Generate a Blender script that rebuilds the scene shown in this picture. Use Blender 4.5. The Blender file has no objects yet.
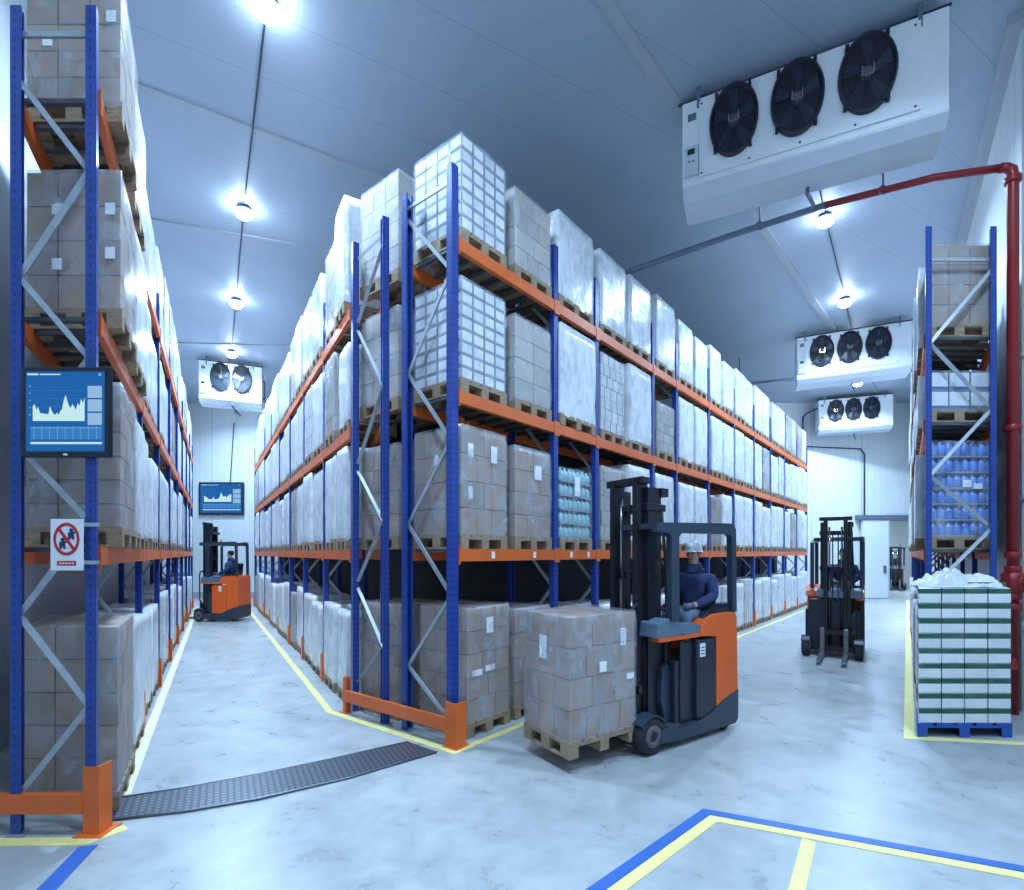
import bpy, bmesh, math, random
from mathutils import Vector, Matrix, noise
random.seed(11)
SC = bpy.context.scene
COL = SC.collection
V3 = Vector
Z = V3((0, 0, 1))

# ------------------------------------------------------------------ colours / materials
def lin(r, g, b):
    f = lambda c: (c / 255 / 12.92) if c / 255 <= 0.04045 else ((c / 255 + 0.055) / 1.055) ** 2.4
    return (f(r), f(g), f(b), 1.0)

class NT:
    def __init__(s, name):
        s.m = bpy.data.materials.new(name); s.m.use_nodes = True
        s.t = s.m.node_tree; s.t.nodes.clear()
        s.out = s.n('ShaderNodeOutputMaterial')
    def n(s, typ, **kw):
        x = s.t.nodes.new(typ)
        for k, v in kw.items():
            if k.startswith('i_'):
                key = k[2:].replace('_', ' ')
                x.inputs[key].default_value = v
            else: setattr(x, k, v)
        return x
    def l(s, a, b): s.t.links.new(a, b)
    def math(s, op, a, b=None, c=None):
        x = s.n('ShaderNodeMath', operation=op)
        for i, v in enumerate((a, b, c)):
            if v is None: continue
            if isinstance(v, (int, float)): x.inputs[i].default_value = v
            else: s.l(v, x.inputs[i])
        return x.outputs[0]
    def ramp(s, fac, stops):
        r = s.n('ShaderNodeValToRGB'); e = r.color_ramp.elements
        while len(e) < len(stops): e.new(0.5)
        for i, (p, c) in enumerate(stops): e[i].position = p; e[i].color = c
        s.l(fac, r.inputs[0]); return r.outputs[0]
    def mix(s, fac, a, b):
        x = s.n('ShaderNodeMix', data_type='RGBA')
        for i, v in ((0, fac), (6, a), (7, b)):
            if hasattr(v, 'node'): s.l(v, x.inputs[i])
            else: x.inputs[i].default_value = v
        return x.outputs[2]
    def bsdf(s, color, rough=0.5, metal=0.0, bump=None, bstr=0.3, bdist=0.01, spec=0.5):
        p = s.n('ShaderNodeBsdfPrincipled')
        for key, v in (('Base Color', color), ('Roughness', rough), ('Metallic', metal), ('Specular IOR Level', spec)):
            if hasattr(v, 'node'): s.l(v, p.inputs[key])
            else: p.inputs[key].default_value = v
        if bump is not None:
            b = s.n('ShaderNodeBump'); b.inputs['Strength'].default_value = bstr; b.inputs['Distance'].default_value = bdist
            s.l(bump, b.inputs['Height']); s.l(b.outputs[0], p.inputs['Normal'])
        s.l(p.outputs[0], s.out.inputs[0]); s.p = p
        return s.m
    def coords(s, kind='Object', scale=(1, 1, 1), rnd=False):
        c = s.n('ShaderNodeTexCoord').outputs[kind]
        mp = s.n('ShaderNodeMapping'); mp.inputs['Scale'].default_value = scale
        if rnd:
            oi = s.n('ShaderNodeObjectInfo')
            a = s.n('ShaderNodeVectorMath', operation='SCALE'); a.inputs[0].default_value = (13, 7, 5); s.l(oi.outputs['Random'], a.inputs['Scale'])
            s.l(a.outputs[0], mp.inputs['Location'])
        s.l(c, mp.inputs['Vector']); return mp.outputs[0]
    def noise(s, vec, scale=5, detail=4, rough=0.55, dist=0.0):
        x = s.n('ShaderNodeTexNoise'); x.inputs['Scale'].default_value = scale; x.inputs['Detail'].default_value = detail
        x.inputs['Roughness'].default_value = rough; x.inputs['Distortion'].default_value = dist
        s.l(vec, x.inputs['Vector']); return x.outputs['Fac']

def plain(name, rgb, rough=0.5, metal=0.0, var=0.12, scale=6, spec=0.5):
    t = NT(name); n = t.noise(t.coords('Object', rnd=True), scale, 5)
    c = lin(*rgb); d = tuple(max(0, x * (1 - var)) for x in c[:3]) + (1,); e = tuple(min(1, x * (1 + var)) for x in c[:3]) + (1,)
    return t.bsdf(t.ramp(n, [(0.3, d), (0.7, e)]), rough, metal, spec=spec)

def emit(name, rgb, strength):
    t = NT(name); e = t.n('ShaderNodeEmission'); e.inputs[0].default_value = lin(*rgb); e.inputs[1].default_value = strength
    t.l(e.outputs[0], t.out.inputs[0]); return t.m

def m_floor():
    t = NT('polished_concrete'); v = t.coords('Object')
    a = t.noise(v, 0.55, 8, 0.62, 0.8); b = t.noise(v, 3.1, 8, 0.7, 0.4); c = t.noise(v, 22, 4, 0.6)
    m = t.math('ADD', t.math('MULTIPLY', a, 0.5), t.math('MULTIPLY', b, 0.5))
    col = t.ramp(m, [(0.32, lin(138, 142, 145)), (0.5, lin(166, 170, 172)), (0.68, lin(192, 194, 194))])
    spot = t.ramp(t.noise(v, 4.0, 4, 0.5, 0.3), [(0.62, (1, 1, 1, 1)), (0.85, lin(244, 244, 245))])
    mx = t.n('ShaderNodeMix', data_type='RGBA', blend_type='MULTIPLY'); mx.inputs[0].default_value = 1
    t.l(col, mx.inputs[6]); t.l(spot, mx.inputs[7])
    r = t.math('MULTIPLY_ADD', b, 0.3, 0.16)
    return t.bsdf(mx.outputs[2], r, 0, t.math('ADD', b, t.math('MULTIPLY', c, 0.3)), 0.05, 0.01)

def m_panel(name, rgb, ang, pitch, axis_v=False, rough=0.45):
    """white sandwich panel with fine ribs running along the direction ang in plan (or upright)"""
    t = NT(name); c = t.n('ShaderNodeTexCoord').outputs['Object']
    sp = t.n('ShaderNodeSeparateXYZ'); t.l(c, sp.inputs[0])
    q = t.math('ADD', t.math('MULTIPLY', sp.outputs[0], -math.sin(ang)), t.math('MULTIPLY', sp.outputs[1], math.cos(ang)))
    f = t.math('FRACT', t.math('DIVIDE', q, pitch))
    g = t.math('LESS_THAN', f, 0.10)
    f2 = t.math('FRACT', t.math('DIVIDE', q, pitch * 8)); g2 = t.math('LESS_THAN', f2, 0.012)
    n = t.noise(c, 0.7, 4)
    base = t.ramp(n, [(0.3, lin(*[x * 0.95 for x in rgb])), (0.7, lin(*rgb))])
    col = t.mix(t.math('MULTIPLY', g, 0.10), base, lin(90, 95, 100))
    col = t.mix(t.math('MULTIPLY', g2, 0.25), col, lin(80, 85, 90))
    return t.bsdf(col, rough, 0, t.math('SUBTRACT', 1, g), 0.25, 0.004)

def m_post(name, rgb):
    """powder coated post, two columns of punched holes from the UV (metres)"""
    t = NT(name); uv = t.n('ShaderNodeTexCoord').outputs['UV']
    sp = t.n('ShaderNodeSeparateXYZ'); t.l(uv, sp.inputs[0])
    fu = t.math('ABSOLUTE', t.math('SUBTRACT', t.math('FRACT', t.math('DIVIDE', sp.outputs[0], 0.042)), 0.5))
    fv = t.math('ABSOLUTE', t.math('SUBTRACT', t.math('FRACT', t.math('DIVIDE', sp.outputs[1], 0.06)), 0.5))
    hole = t.math('MULTIPLY', t.math('LESS_THAN', fu, 0.15), t.math('LESS_THAN', fv, 0.2))
    n = t.noise(t.coords('Object', rnd=True), 9, 4)
    base = t.ramp(n, [(0.3, lin(*[x * 0.86 for x in rgb])), (0.7, lin(*rgb))])
    return t.bsdf(t.mix(t.math('MULTIPLY', hole, 0.8), base, lin(12, 16, 40)), 0.38)

def m_card(name, rgb, seam, bw, var=0.16, offs=0.5, mortar=0.007):
    """carton layer: joints between cartons from the UV (metres)"""
    t = NT(name); uv = t.n('ShaderNodeTexCoord').outputs['UV']
    b = t.n('ShaderNodeTexBrick', offset=offs); b.inputs['Scale'].default_value = 1
    b.inputs['Brick Width'].default_value = bw; b.inputs['Row Height'].default_value = 4.0; b.inputs['Mortar Size'].default_value = mortar
    b.inputs['Mortar Smooth'].default_value = 0.1
    oi = t.n('ShaderNodeObjectInfo'); off = t.n('ShaderNodeCombineXYZ')
    t.l(t.math('MULTIPLY', oi.outputs['Random'], 3.0), off.inputs[0]); off.inputs[1].default_value = 1.0
    ad = t.n('ShaderNodeVectorMath', operation='ADD'); t.l(uv, ad.inputs[0]); t.l(off.outputs[0], ad.inputs[1]); t.l(ad.outputs[0], b.inputs['Vector'])
    b.inputs['Color1'].default_value = lin(*[x * (1 - var) for x in rgb]); b.inputs['Color2'].default_value = lin(*[min(255, x * (1 + var * .5)) for x in rgb])
    b.inputs['Mortar'].default_value = lin(*seam)
    n = t.noise(t.coords('Object', (1, 1, 3), True), 6, 5)
    mx = t.n('ShaderNodeMix', data_type='RGBA', blend_type='MULTIPLY'); mx.inputs[0].default_value = 1
    t.l(b.outputs['Color'], mx.inputs[6]); t.l(t.ramp(n, [(0.3, (.78, .78, .78, 1)), (0.7, (1, 1, 1, 1))]), mx.inputs[7])
    return t.bsdf(mx.outputs[2], 0.7)

def m_carton(name, rgb, band=None, blo=0.72, bhi=0.96, var=0.1, edge=None, ew=0.07):
    """single carton: cardboard, a printed band across its sides (UV v, metres of its own height 0..1)"""
    t = NT(name); uv = t.n('ShaderNodeTexCoord').outputs['UV']
    sp = t.n('ShaderNodeSeparateXYZ'); t.l(uv, sp.inputs[0])
    oi = t.n('ShaderNodeObjectInfo')
    n = t.noise(t.coords('Object', (1, 1, 2.5), True), 7, 5)
    k = t.math('ADD', t.math('MULTIPLY', n, 0.6), t.math('MULTIPLY', oi.outputs['Random'], 0.4))
    col = t.ramp(k, [(0.25, lin(*[x * (1 - var) for x in rgb])), (0.75, lin(*[min(255, x * (1 + var * .6)) for x in rgb]))])
    if band:
        inb = t.math('MULTIPLY', t.math('GREATER_THAN', sp.outputs[1], blo), t.math('LESS_THAN', sp.outputs[1], bhi))
        col = t.mix(inb, col, lin(*band))
    if edge:
        eu = t.math('GREATER_THAN', t.math('ABSOLUTE', t.math('SUBTRACT', sp.outputs[0], 0.5)), 0.5 - ew)
        ev = t.math('GREATER_THAN', t.math('ABSOLUTE', t.math('SUBTRACT', sp.outputs[1], 0.5)), 0.5 - ew * 1.7)
        col = t.mix(t.math('MAXIMUM', eu, ev), col, lin(*edge))
    return t.bsdf(col, 0.65)

def m_film(name, lo, hi, rgb=(214, 222, 232), p0=0.38, p1=0.68):
    t = NT(name); v = t.coords('Object', (2.2, 2.2, 1.1), True)
    a = t.noise(v, 2.2, 5, 0.6, 1.0); w = t.coords('Object', (1, 1, 1), True); b = t.noise(w, 4.5, 5, 0.6, 1.2)
    k = t.math('ADD', t.math('MULTIPLY', a, 0.55), t.math('MULTIPLY', b, 0.45))
    al = t.ramp(k, [(p0, (lo, lo, lo, 1)), (p1, (hi, hi, hi, 1))])
    m = t.bsdf(lin(*rgb), 0.22, 0, k, 0.55, 0.03)
    t.l(al, t.p.inputs['Alpha']); return m

def m_wood(name, rgb):
    t = NT(name); n = t.noise(t.coords('Object', (3, 12, 12), True), 4, 6, 0.6, 0.8)
    return t.bsdf(t.ramp(n, [(0.3, lin(*[x * 0.72 for x in rgb])), (0.7, lin(*rgb))]), 0.75)

def m_plate():
    t = NT('checker_plate'); c = t.n('ShaderNodeTexCoord').outputs['Object']
    mp = t.n('ShaderNodeMapping'); mp.inputs['Rotation'].default_value = (0, 0, math.radians(-30)); t.l(c, mp.inputs[0])
    sp = t.n('ShaderNodeSeparateXYZ'); t.l(mp.outputs[0], sp.inputs[0])
    f = t.math('FRACT', t.math('DIVIDE', sp.outputs[0], 0.045)); g = t.math('FRACT', t.math('DIVIDE', sp.outputs[1], 0.045))
    d = t.math('MULTIPLY', t.math('LESS_THAN', f, 0.6), t.math('LESS_THAN', g, 0.6))
    return t.bsdf(t.mix(d, lin(70, 76, 86), lin(112, 118, 128)), 0.35, 0.5, d, 0.5, 0.004)

M = {}
M['floor'] = m_floor()
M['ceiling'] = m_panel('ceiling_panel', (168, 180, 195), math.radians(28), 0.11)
M['wall'] = m_panel('wall_panel', (222, 226, 228), math.radians(90), 0.25)
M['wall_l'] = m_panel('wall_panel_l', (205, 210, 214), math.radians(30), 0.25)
M['trim'] = plain('white_trim', (168, 174, 182), 0.45, var=0.04)
M['curb'] = plain('grey_curb', (168, 172, 176), 0.6)
M['blue'] = m_post('blue_post_paint', (36, 70, 158))
M['orange'] = plain('orange_beam_paint', (222, 104, 44), 0.42, var=0.1, scale=3)
M['orange_t'] = plain('orange_truck_paint', (232, 98, 36), 0.32, var=0.04)
M['galv'] = plain('galvanised_steel', (176, 184, 190), 0.38, 0.55, 0.12, 14)
M['deck'] = plain('deck_steel', (92, 96, 104), 0.5, 0.5)
M['wood'] = m_wood('pallet_wood', (172, 150, 122))
M['bluepal'] = plain('blue_plastic', (32, 78, 160), 0.45)
M['brown'] = m_card('brown_carton_layer', (158, 136, 116), (74, 62, 54), 0.25)
M['pale'] = m_card('pale_carton_layer', (186, 178, 170), (104, 98, 94), 0.25)
M['white'] = m_card('white_carton_layer', (222, 224, 228), (120, 126, 136), 0.17, 0.05, 0.0, 0.012)
M['c_brown'] = m_carton('brown_carton', (164, 141, 120))
M['c_pale'] = m_carton('pale_carton', (188, 178, 168))
M['c_white'] = m_carton('white_carton', (222, 226, 232), None, 0, 0, 0.08, (146, 152, 164), 0.075)
M['c_print'] = m_carton('white_printed_carton', (218, 222, 228), (70, 98, 148), 0.04, 0.22, 0.05, (120, 130, 150), 0.02)
M['c_green'] = m_carton('white_carton_green_band', (226, 230, 230), (24, 88, 68), 0.64, 0.99, 0.05, None)
M['film'] = m_film('stretch_film', 0.12, 0.62, (200, 208, 220), 0.42, 0.72)
M['film_t'] = m_film('stretch_film_thin', 0.08, 0.45, (214, 222, 232), 0.45, 0.7)
M['film_w'] = m_film('stretch_film_white', 0.6, 0.97, (230, 234, 240), 0.34, 0.56)
M['film_x'] = m_film('stretch_film_clear', 0.01, 0.16, (220, 226, 234), 0.5, 0.72)
M['paper'] = plain('white_paper', (236, 238, 240), 0.6, var=0.02)
M['ink'] = plain('dark_ink', (60, 62, 70), 0.6)
M['green'] = plain('green_sheet', (34, 104, 80), 0.5)
M['teal'] = plain('teal_bottle', (150, 196, 204), 0.25, var=0.1)
M['bluebot'] = plain('blue_bottle', (96, 140, 214), 0.22, var=0.2)
M['cap'] = plain('white_cap', (228, 232, 236), 0.4)
M['dark'] = plain('truck_dark', (34, 42, 54), 0.42, var=0.1)
M['navy'] = plain('truck_navy', (44, 58, 74), 0.38, var=0.08)
M['black'] = plain('mast_black', (22, 27, 36), 0.38, var=0.1)
M['rubber'] = plain('rubber', (38, 40, 46), 0.75)
M['hub'] = plain('wheel_hub', (96, 92, 92), 0.55)
M['steel'] = plain('fork_steel', (120, 124, 130), 0.4, 0.7)
M['chrome'] = plain('chrome', (190, 196, 204), 0.15, 1.0)
M['grey_t'] = plain('cab_grey', (92, 112, 132), 0.5)
M['case'] = plain('cooler_white', (226, 230, 234), 0.4, var=0.03)
M['tray'] = plain('cooler_tray', (196, 204, 214), 0.4, var=0.03)
M['fan'] = plain('fan_dark', (40, 46, 58), 0.6)
M['fanback'] = plain('fan_well', (26, 32, 44), 0.6)
M['wire'] = plain('fan_guard_wire', (32, 37, 48), 0.4, 0.3)
M['red'] = plain('red_pipe', (142, 34, 38), 0.35, var=0.1)
M['greypipe'] = plain('grey_pipe', (110, 122, 140), 0.35, 0.4)
M['yellow'] = plain('yellow_floor_paint', (234, 222, 140), 0.5, var=0.07, scale=10)
M['cream'] = plain('worn_yellow_paint', (226, 220, 176), 0.5, var=0.07, scale=10)
M['bluep'] = plain('blue_floor_paint', (50, 98, 172), 0.45, var=0.07, scale=10)
M['plate'] = m_plate()
M['lamp'] = emit('lamp_glow', (205, 230, 255), 80)
M['screen'] = emit('screen_blue', (36, 104, 178), 0.9)
M['screen2'] = emit('screen_panel', (60, 128, 200), 0.95)
M['s_white'] = emit('screen_white', (196, 234, 240), 1.0)
M['s_line'] = emit('screen_line', (120, 180, 226), 0.95)
M['s_pale'] = emit('screen_pale', (150, 190, 228), 0.95)
M['bezel'] = plain('bezel', (20, 26, 40), 0.35)
M['signred'] = plain('sign_red', (196, 32, 44), 0.45)
M['signink'] = plain('sign_ink', (34, 52, 92), 0.45)
M['jacket'] = plain('navy_jacket', (36, 52, 96), 0.8, var=0.15)
M['trouser'] = plain('grey_trousers', (104, 122, 146), 0.85, var=0.12)
M['skin'] = plain('skin', (196, 150, 128), 0.55, var=0.05)
M['glove'] = plain('grey_glove', (70, 84, 104), 0.8)
M['helmet'] = plain('white_helmet', (232, 234, 236), 0.3, var=0.02)
M['hair'] = plain('dark_hair', (34, 28, 26), 0.7)
M['boot'] = plain('boot', (28, 28, 32), 0.6)
M['amber'] = plain('amber_beacon', (230, 130, 30), 0.3)

# ------------------------------------------------------------------ mesh helpers
class MB:
    def __init__(s): s.b = bmesh.new(); s.uv = s.b.loops.layers.uv.new('UVMap')
    def hexa(s, o, a, b, c, uv='m'):
        o, a, b, c = V3(o), V3(a), V3(b), V3(c)
        flip = a.cross(b).dot(c) < 0
        v = [s.b.verts.new(o + a * i + b * j + c * k) for k in (0, 1) for j in (0, 1) for i in (0, 1)]
        la, lb, lc = a.length, b.length, c.length
        q = [((0, 2, 3, 1), ((0, 0), (0, lb), (la, lb), (la, 0))), ((4, 5, 7, 6), ((0, 0), (la, 0), (la, lb), (0, lb))),
             ((0, 1, 5, 4), ((0, 0), (la, 0), (la, lc), (0, lc))), ((2, 6, 7, 3), ((0, 0), (0, lc), (la, lc), (la, 0))),
             ((0, 4, 6, 2), ((0, 0), (0, lc), (lb, lc), (lb, 0))), ((1, 3, 7, 5), ((0, 0), (lb, 0), (lb, lc), (0, lc)))]
        for n, (idx, uvs) in enumerate(q):
            ids, us = (idx, uvs) if not flip else (idx[::-1], uvs[::-1])
            f = s.b.faces.new([v[i] for i in ids])
            for lp, t in zip(f.loops, us):
                ml = la if n in (2, 3) else lb
                t = (t[0] / ml, t[1] / lc) if (uv == 'n' and n > 1) else ((0.5, 0.45) if uv == 'n' else t)
                lp[s.uv].uv = t
        return s
    def box(s, x0, x1, y0, y1, z0, z1): return s.hexa((x0, y0, z0), (x1 - x0, 0, 0), (0, y1 - y0, 0), (0, 0, z1 - z0))
    def prism(s, pts, d, smooth=False):
        """closed polygon (3d points) pushed along d"""
        d = V3(d); P = [V3(p) for p in pts]
        nrm = V3((0, 0, 0))
        for i in range(len(P)): nrm += P[i].cross(P[(i + 1) % len(P)])
        if nrm.dot(d) > 0: P = P[::-1]
        a = [s.b.verts.new(p) for p in P]; e = [s.b.verts.new(p + d) for p in P]
        s.b.faces.new(a); s.b.faces.new(e[::-1])
        n = len(P); L = d.length; run = 0
        for i in range(n):
            j = (i + 1) % n; w = (P[j] - P[i]).length
            f = s.b.faces.new((a[j], a[i], e[i], e[j])); f.smooth = smooth
            for lp, t in zip(f.loops, ((run + w, 0), (run, 0), (run, L), (run + w, L))): lp[s.uv].uv = t
            run += w
        return s
    def rod(s, p, q, r, n=10, r2=None, smooth=True):
        p, q = V3(p), V3(q); ax = (q - p).normalized(); r2 = r if r2 is None else r2
        u = ax.orthogonal().normalized(); w = ax.cross(u)
        A = [s.b.verts.new(p + (u * math.cos(t) + w * math.sin(t)) * r) for t in [2 * math.pi * i / n for i in range(n)]]
        B = [s.b.verts.new(q + (u * math.cos(t) + w * math.sin(t)) * r2) for t in [2 * math.pi * i / n for i in range(n)]]
        s.b.faces.new(A[::-1]); s.b.faces.new(B)
        for i in range(n):
            f = s.b.faces.new((A[i], A[(i + 1) % n], B[(i + 1) % n], B[i])); f.smooth = smooth
        return s
    def tube(s, pts, r, n=8):
        P = [V3(p) for p in pts]; rings = []; u = None
        for i, p in enumerate(P):
            t = ((P[min(i + 1, len(P) - 1)] - P[i]).normalized() + (P[i] - P[max(i - 1, 0)]).normalized())
            t = t.normalized() if t.length > 1e-6 else V3((0, 0, 1))
            if u is None: u = t.orthogonal().normalized()
            u = (u - t * u.dot(t)).normalized(); w = t.cross(u)
            rings.append([s.b.verts.new(p + (u * math.cos(2 * math.pi * k / n) + w * math.sin(2 * math.pi * k / n)) * r) for k in range(n)])
        for a, b in zip(rings, rings[1:]):
            for k in range(n):
                f = s.b.faces.new((a[k], a[(k + 1) % n], b[(k + 1) % n], b[k])); f.smooth = True
        s.b.faces.new(rings[0][::-1]); s.b.faces.new(rings[-1]); return s
    def lathe(s, prof, c=(0, 0, 0), ax='z', n=16, sx=1.0, sz=1.0, smooth=True):
        """prof [(r, h)] about axis; ax 'z' or 'y' (with stretch sx, sz of the round)"""
        c = V3(c); rings = []
        for r, h in prof:
            ring = []
            for k in range(n):
                t = 2 * math.pi * k / n
                if ax == 'z': o = V3((r * math.cos(t) * sx, r * math.sin(t) * sz, h))
                elif ax == 'y': o = V3((r * math.cos(t) * sx, h, -r * math.sin(t) * sz))
                ring.append(s.b.verts.new(c + o))
            rings.append(ring)
        for a, b in zip(rings, rings[1:]):
            for k in range(n):
                f = s.b.faces.new((a[k], a[(k + 1) % n], b[(k + 1) % n], b[k])); f.smooth = smooth
        if prof[0][0] > 1e-5: s.b.faces.new(rings[0][::-1])
        if prof[-1][0] > 1e-5: s.b.faces.new(rings[-1])
        return s
    def torus(s, c, R, r, ax='y', n=28, m=8, sx=1.0, sz=1.0):
        c = V3(c); rings = []
        for i in range(n):
            t = 2 * math.pi * i / n; ring = []
            for j in range(m):
                q = 2 * math.pi * j / m; rr = R + r * math.cos(q)
                o = V3((rr * math.cos(t) * sx, r * math.sin(q), rr * math.sin(t) * sz)) if ax == 'y' else V3((rr * math.cos(t) * sx, rr * math.sin(t) * sz, r * math.sin(q)))
                ring.append(s.b.verts.new(c + o))
            rings.append(ring)
        for i in range(n):
            a, b = rings[i], rings[(i + 1) % n]
            for j in range(m):
                f = s.b.faces.new((a[j], b[j], b[(j + 1) % m], a[(j + 1) % m])); f.smooth = True
        return s
    def bevel(s, w, seg=1):
        bmesh.ops.bevel(s.b, geom=s.b.edges[:], offset=w, segments=seg, affect='EDGES', profile=0.6); return s
    def mesh(s, name, m):
        me = bpy.data.meshes.new(name); bmesh.ops.recalc_face_normals(s.b, faces=s.b.faces[:])
        s.b.to_mesh(me); s.b.free(); me.materials.append(m); return me
    def build(s, name, m, parent=None, loc=(0, 0, 0), rz=0.0):
        return link(name, s.mesh(name, m), parent, loc, rz)

def link(name, me, parent=None, loc=(0, 0, 0), rz=0.0):
    o = bpy.data.objects.new(name, me); COL.objects.link(o)
    o.location = loc; o.rotation_euler = (0, 0, rz); o.parent = parent
    return o
def tag(o, label, cat, group=None):
    o['label'] = label; o['category'] = cat
    if group: o['group'] = group
    return o
def thing(name, label, cat, loc=(0, 0, 0), rz=0.0, group=None):
    o = bpy.data.objects.new(name, None); COL.objects.link(o); o.empty_display_size = 0.1
    o.location = loc; o.rotation_euler = (0, 0, rz); return tag(o, label, cat, group)
def struct(name, mb, m):
    o = mb.build(name, m); o['kind'] = 'structure'; return o

ORD = ['first', 'second', 'third', 'fourth', 'fifth', 'sixth', 'seventh', 'eighth', 'ninth', 'tenth', 'eleventh', 'twelfth', 'thirteenth',
       'fourteenth', 'fifteenth', 'sixteenth', 'seventeenth', 'eighteenth', 'nineteenth', 'twentieth', 'twenty-first', 'twenty-second']

# ------------------------------------------------------------------ the room
H = 7.8
LP = V3((-0.509, 0.8606, 0)); RP = V3((0.599, 0.801, 0))
ROOM = [(-3.75, -4), (-3.75, 3.0), (-13.62, 20), (16.5, 20), (5.75, 5.64), (5.75, -4)]
struct('floor', MB().prism([(x, y, 0) for x, y in [(-4.2, -4.3), (-4.2, 3), (-14.2, 20.3), (14.8, 20.3), (14.8, 27.3), (22, 27.3), (22, 20.3), (17.2, 20.3), (6.2, 5.6), (6.2, -4.3)]], (0, 0, -0.2)), M['floor'])
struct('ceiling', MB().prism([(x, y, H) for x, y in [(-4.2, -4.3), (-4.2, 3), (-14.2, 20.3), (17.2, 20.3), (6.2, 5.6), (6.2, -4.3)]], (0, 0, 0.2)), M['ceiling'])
def wall(name, pts, m, th=0.15):
    mb = MB()
    for (a, b) in zip(pts, pts[1:]):
        a, b = V3((*a, 0)), V3((*b, 0)); d = (b - a).normalized(); n = V3((d.y, -d.x, 0)) * th
        mb.prism([a, b, b - n, a - n], (0, 0, H))
    return struct(name, mb, m)
wall('wall_left', [(-3.75, -4), (-3.75, 3.0), (-13.62, 20)], M['wall_l'])
wall('wall_right', [(16.5, 20), (5.75, 5.64), (5.75, -4)], M['wall'])
wall('wall_front', [(5.75, -4), (-3.75, -4)], M['wall'])
DX0, DX1, DH = 14.98, 16.3, 3.1
mb = MB().box(-13.9, DX0, 20, 20.2, 0, H).box(DX1, 16.9, 20, 20.2, 0, H).box(DX0, DX1, 20, 20.2, DH, H)
struct('wall_back', mb, M['wall'])
# the room beyond the doorway
mb = MB().box(14.8, 14.95, 20.2, 27, 0, 4).box(21.8, 21.95, 20.2, 27, 0, 4).box(14.8, 21.95, 27, 27.15, 0, 4).box(16.9, 21.95, 20.05, 20.2, 0, 4).box(14.8, 21.95, 20.2, 27.15, 4, 4.15)
struct('wall_annex', mb, M['wall'])
struct('baseboard_back', MB().box(-13.4, 13.9, 19.88, 20, 0, 0.24), M['curb'])
# ceiling joint strips
def strip(name, p, q, w, th=0.03):
    p, q = V3((*p, H - th)), V3((*q, H - th)); d = (q - p).normalized(); n = V3((-d.y, d.x, 0)) * w / 2
    return struct(name, MB().prism([p - n, q - n, q + n, p + n], (0, 0, th)), M['trim'])
strip('trim_1', (-7.4, 4.9), (-0.4, 9.0), 0.14)
strip('trim_2', (-9.6, 8.0), (-4.2, 9.7), 0.07)
strip('trim_3', (-1.4, 2.9), (14.9, 20.0), 0.14)
strip('trim_4', (5.62, 5.55), (16.3, 19.8), 0.18, 0.1)
strip('trim_5', (-10.4, 14.2), (0, 14.9), 0.07)

# floor paint ------------------------------------------------------
def paint(name, pts, w, m, label, z=0.004):
    mb = MB(); P = [V3((*p, 0)) for p in pts]; L, R = [], []
    for i, p in enumerate(P):
        d0 = (P[i] - P[i - 1]).normalized() if i else None
        d1 = (P[i + 1] - P[i]).normalized() if i < len(P) - 1 else None
        d0 = d0 or d1; d1 = d1 or d0
        n0, n1 = V3((-d0.y, d0.x, 0)), V3((-d1.y, d1.x, 0)); k = (n0 + n1).normalized(); k = k / max(0.3, k.dot(n0))
        L.append(p + k * w / 2); R.append(p - k * w / 2)
    for i in range(len(P) - 1): mb.prism([L[i], L[i + 1], R[i + 1], R[i]], (0, 0, z))
    o = mb.build(name, m); bmesh_weld(o); return tag(o, label, 'floor line')
def bmesh_weld(o):
    b = bmesh.new(); b.from_mesh(o.data); bmesh.ops.remove_doubles(b, verts=b.verts[:], dist=1e-4); b.to_mesh(o.data); b.free()
paint('floor_line', [(12.05, 19.0), (-0.52, 4.52), (-2.06, 5.66), (-9.0, 16.9)], 0.075, M['yellow'], 'pale yellow floor line running round the foot of the central rack')
paint('floor_line', [(-4.2, 3.09), (-2.66, 3.12), (-2.53, 3.28)], 0.085, M['yellow'], 'yellow floor line bending past the orange post guard of left wall rack')
paint('floor_line', [(-2.88, 3.71), (-9.8, 15.5)], 0.085, M['cream'], 'worn cream floor line along the foot of left wall rack')
paint('floor_line', [(5.2, 4.66), (3.87, 4.87), (15.2, 19.2)], 0.085, M['yellow'], 'yellow floor line bent round the blue plastic pallet corner')
paint('floor_line', [(-2.6, 3.07), (-2.38, 2.3)], 0.1, M['bluep'], 'short blue floor line running off beside the left post guard')
paint('floor_line', [(0.30, 2.54), (1.35, 3.475), (3.3, 2.69)], 0.07, M['bluep'], 'blue floor line edging the marked bay in front of camera')
paint('floor_line', [(0.415, 2.54), (1.365, 3.385), (3.3, 2.60)], 0.07, M['yellow'], 'yellow floor line just inside the blue edge of marked bay', 0.0045)
paint('floor_line', [(1.86, 3.13), (1.36, 2.45)], 0.075, M['yellow'], 'short yellow floor line dividing the marked bay')
# checker plate cover
lo = [(-2.71, 3.346), (-2.25, 3.47), (-1.83, 3.65), (-1.3, 3.98), (-0.675, 4.5)]; up = [(-2.93, 3.63), (-2.5, 3.81), (-2.04, 4.06), (-1.55, 4.36), (-0.985, 4.74)]
t = thing('floor_ramp', 'dark chequered steel floor plate crossing from left rack to central rack', 'floor plate', (-1.8, 4.0, 0))
mb = MB(); mb.prism([(x + 1.8, y - 4, 0.001) for x, y in lo] + [(x + 1.8, y - 4, 0.001) for x, y in up[::-1]], (0, 0, 0.011)); mb.build('plate', M['plate'], t)
for e in (lo, up):
    MB().tube([(x + 1.8, y - 4, 0.012) for x, y in e], 0.008, 6).build('edge_strip', M['steel'], t)

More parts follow.
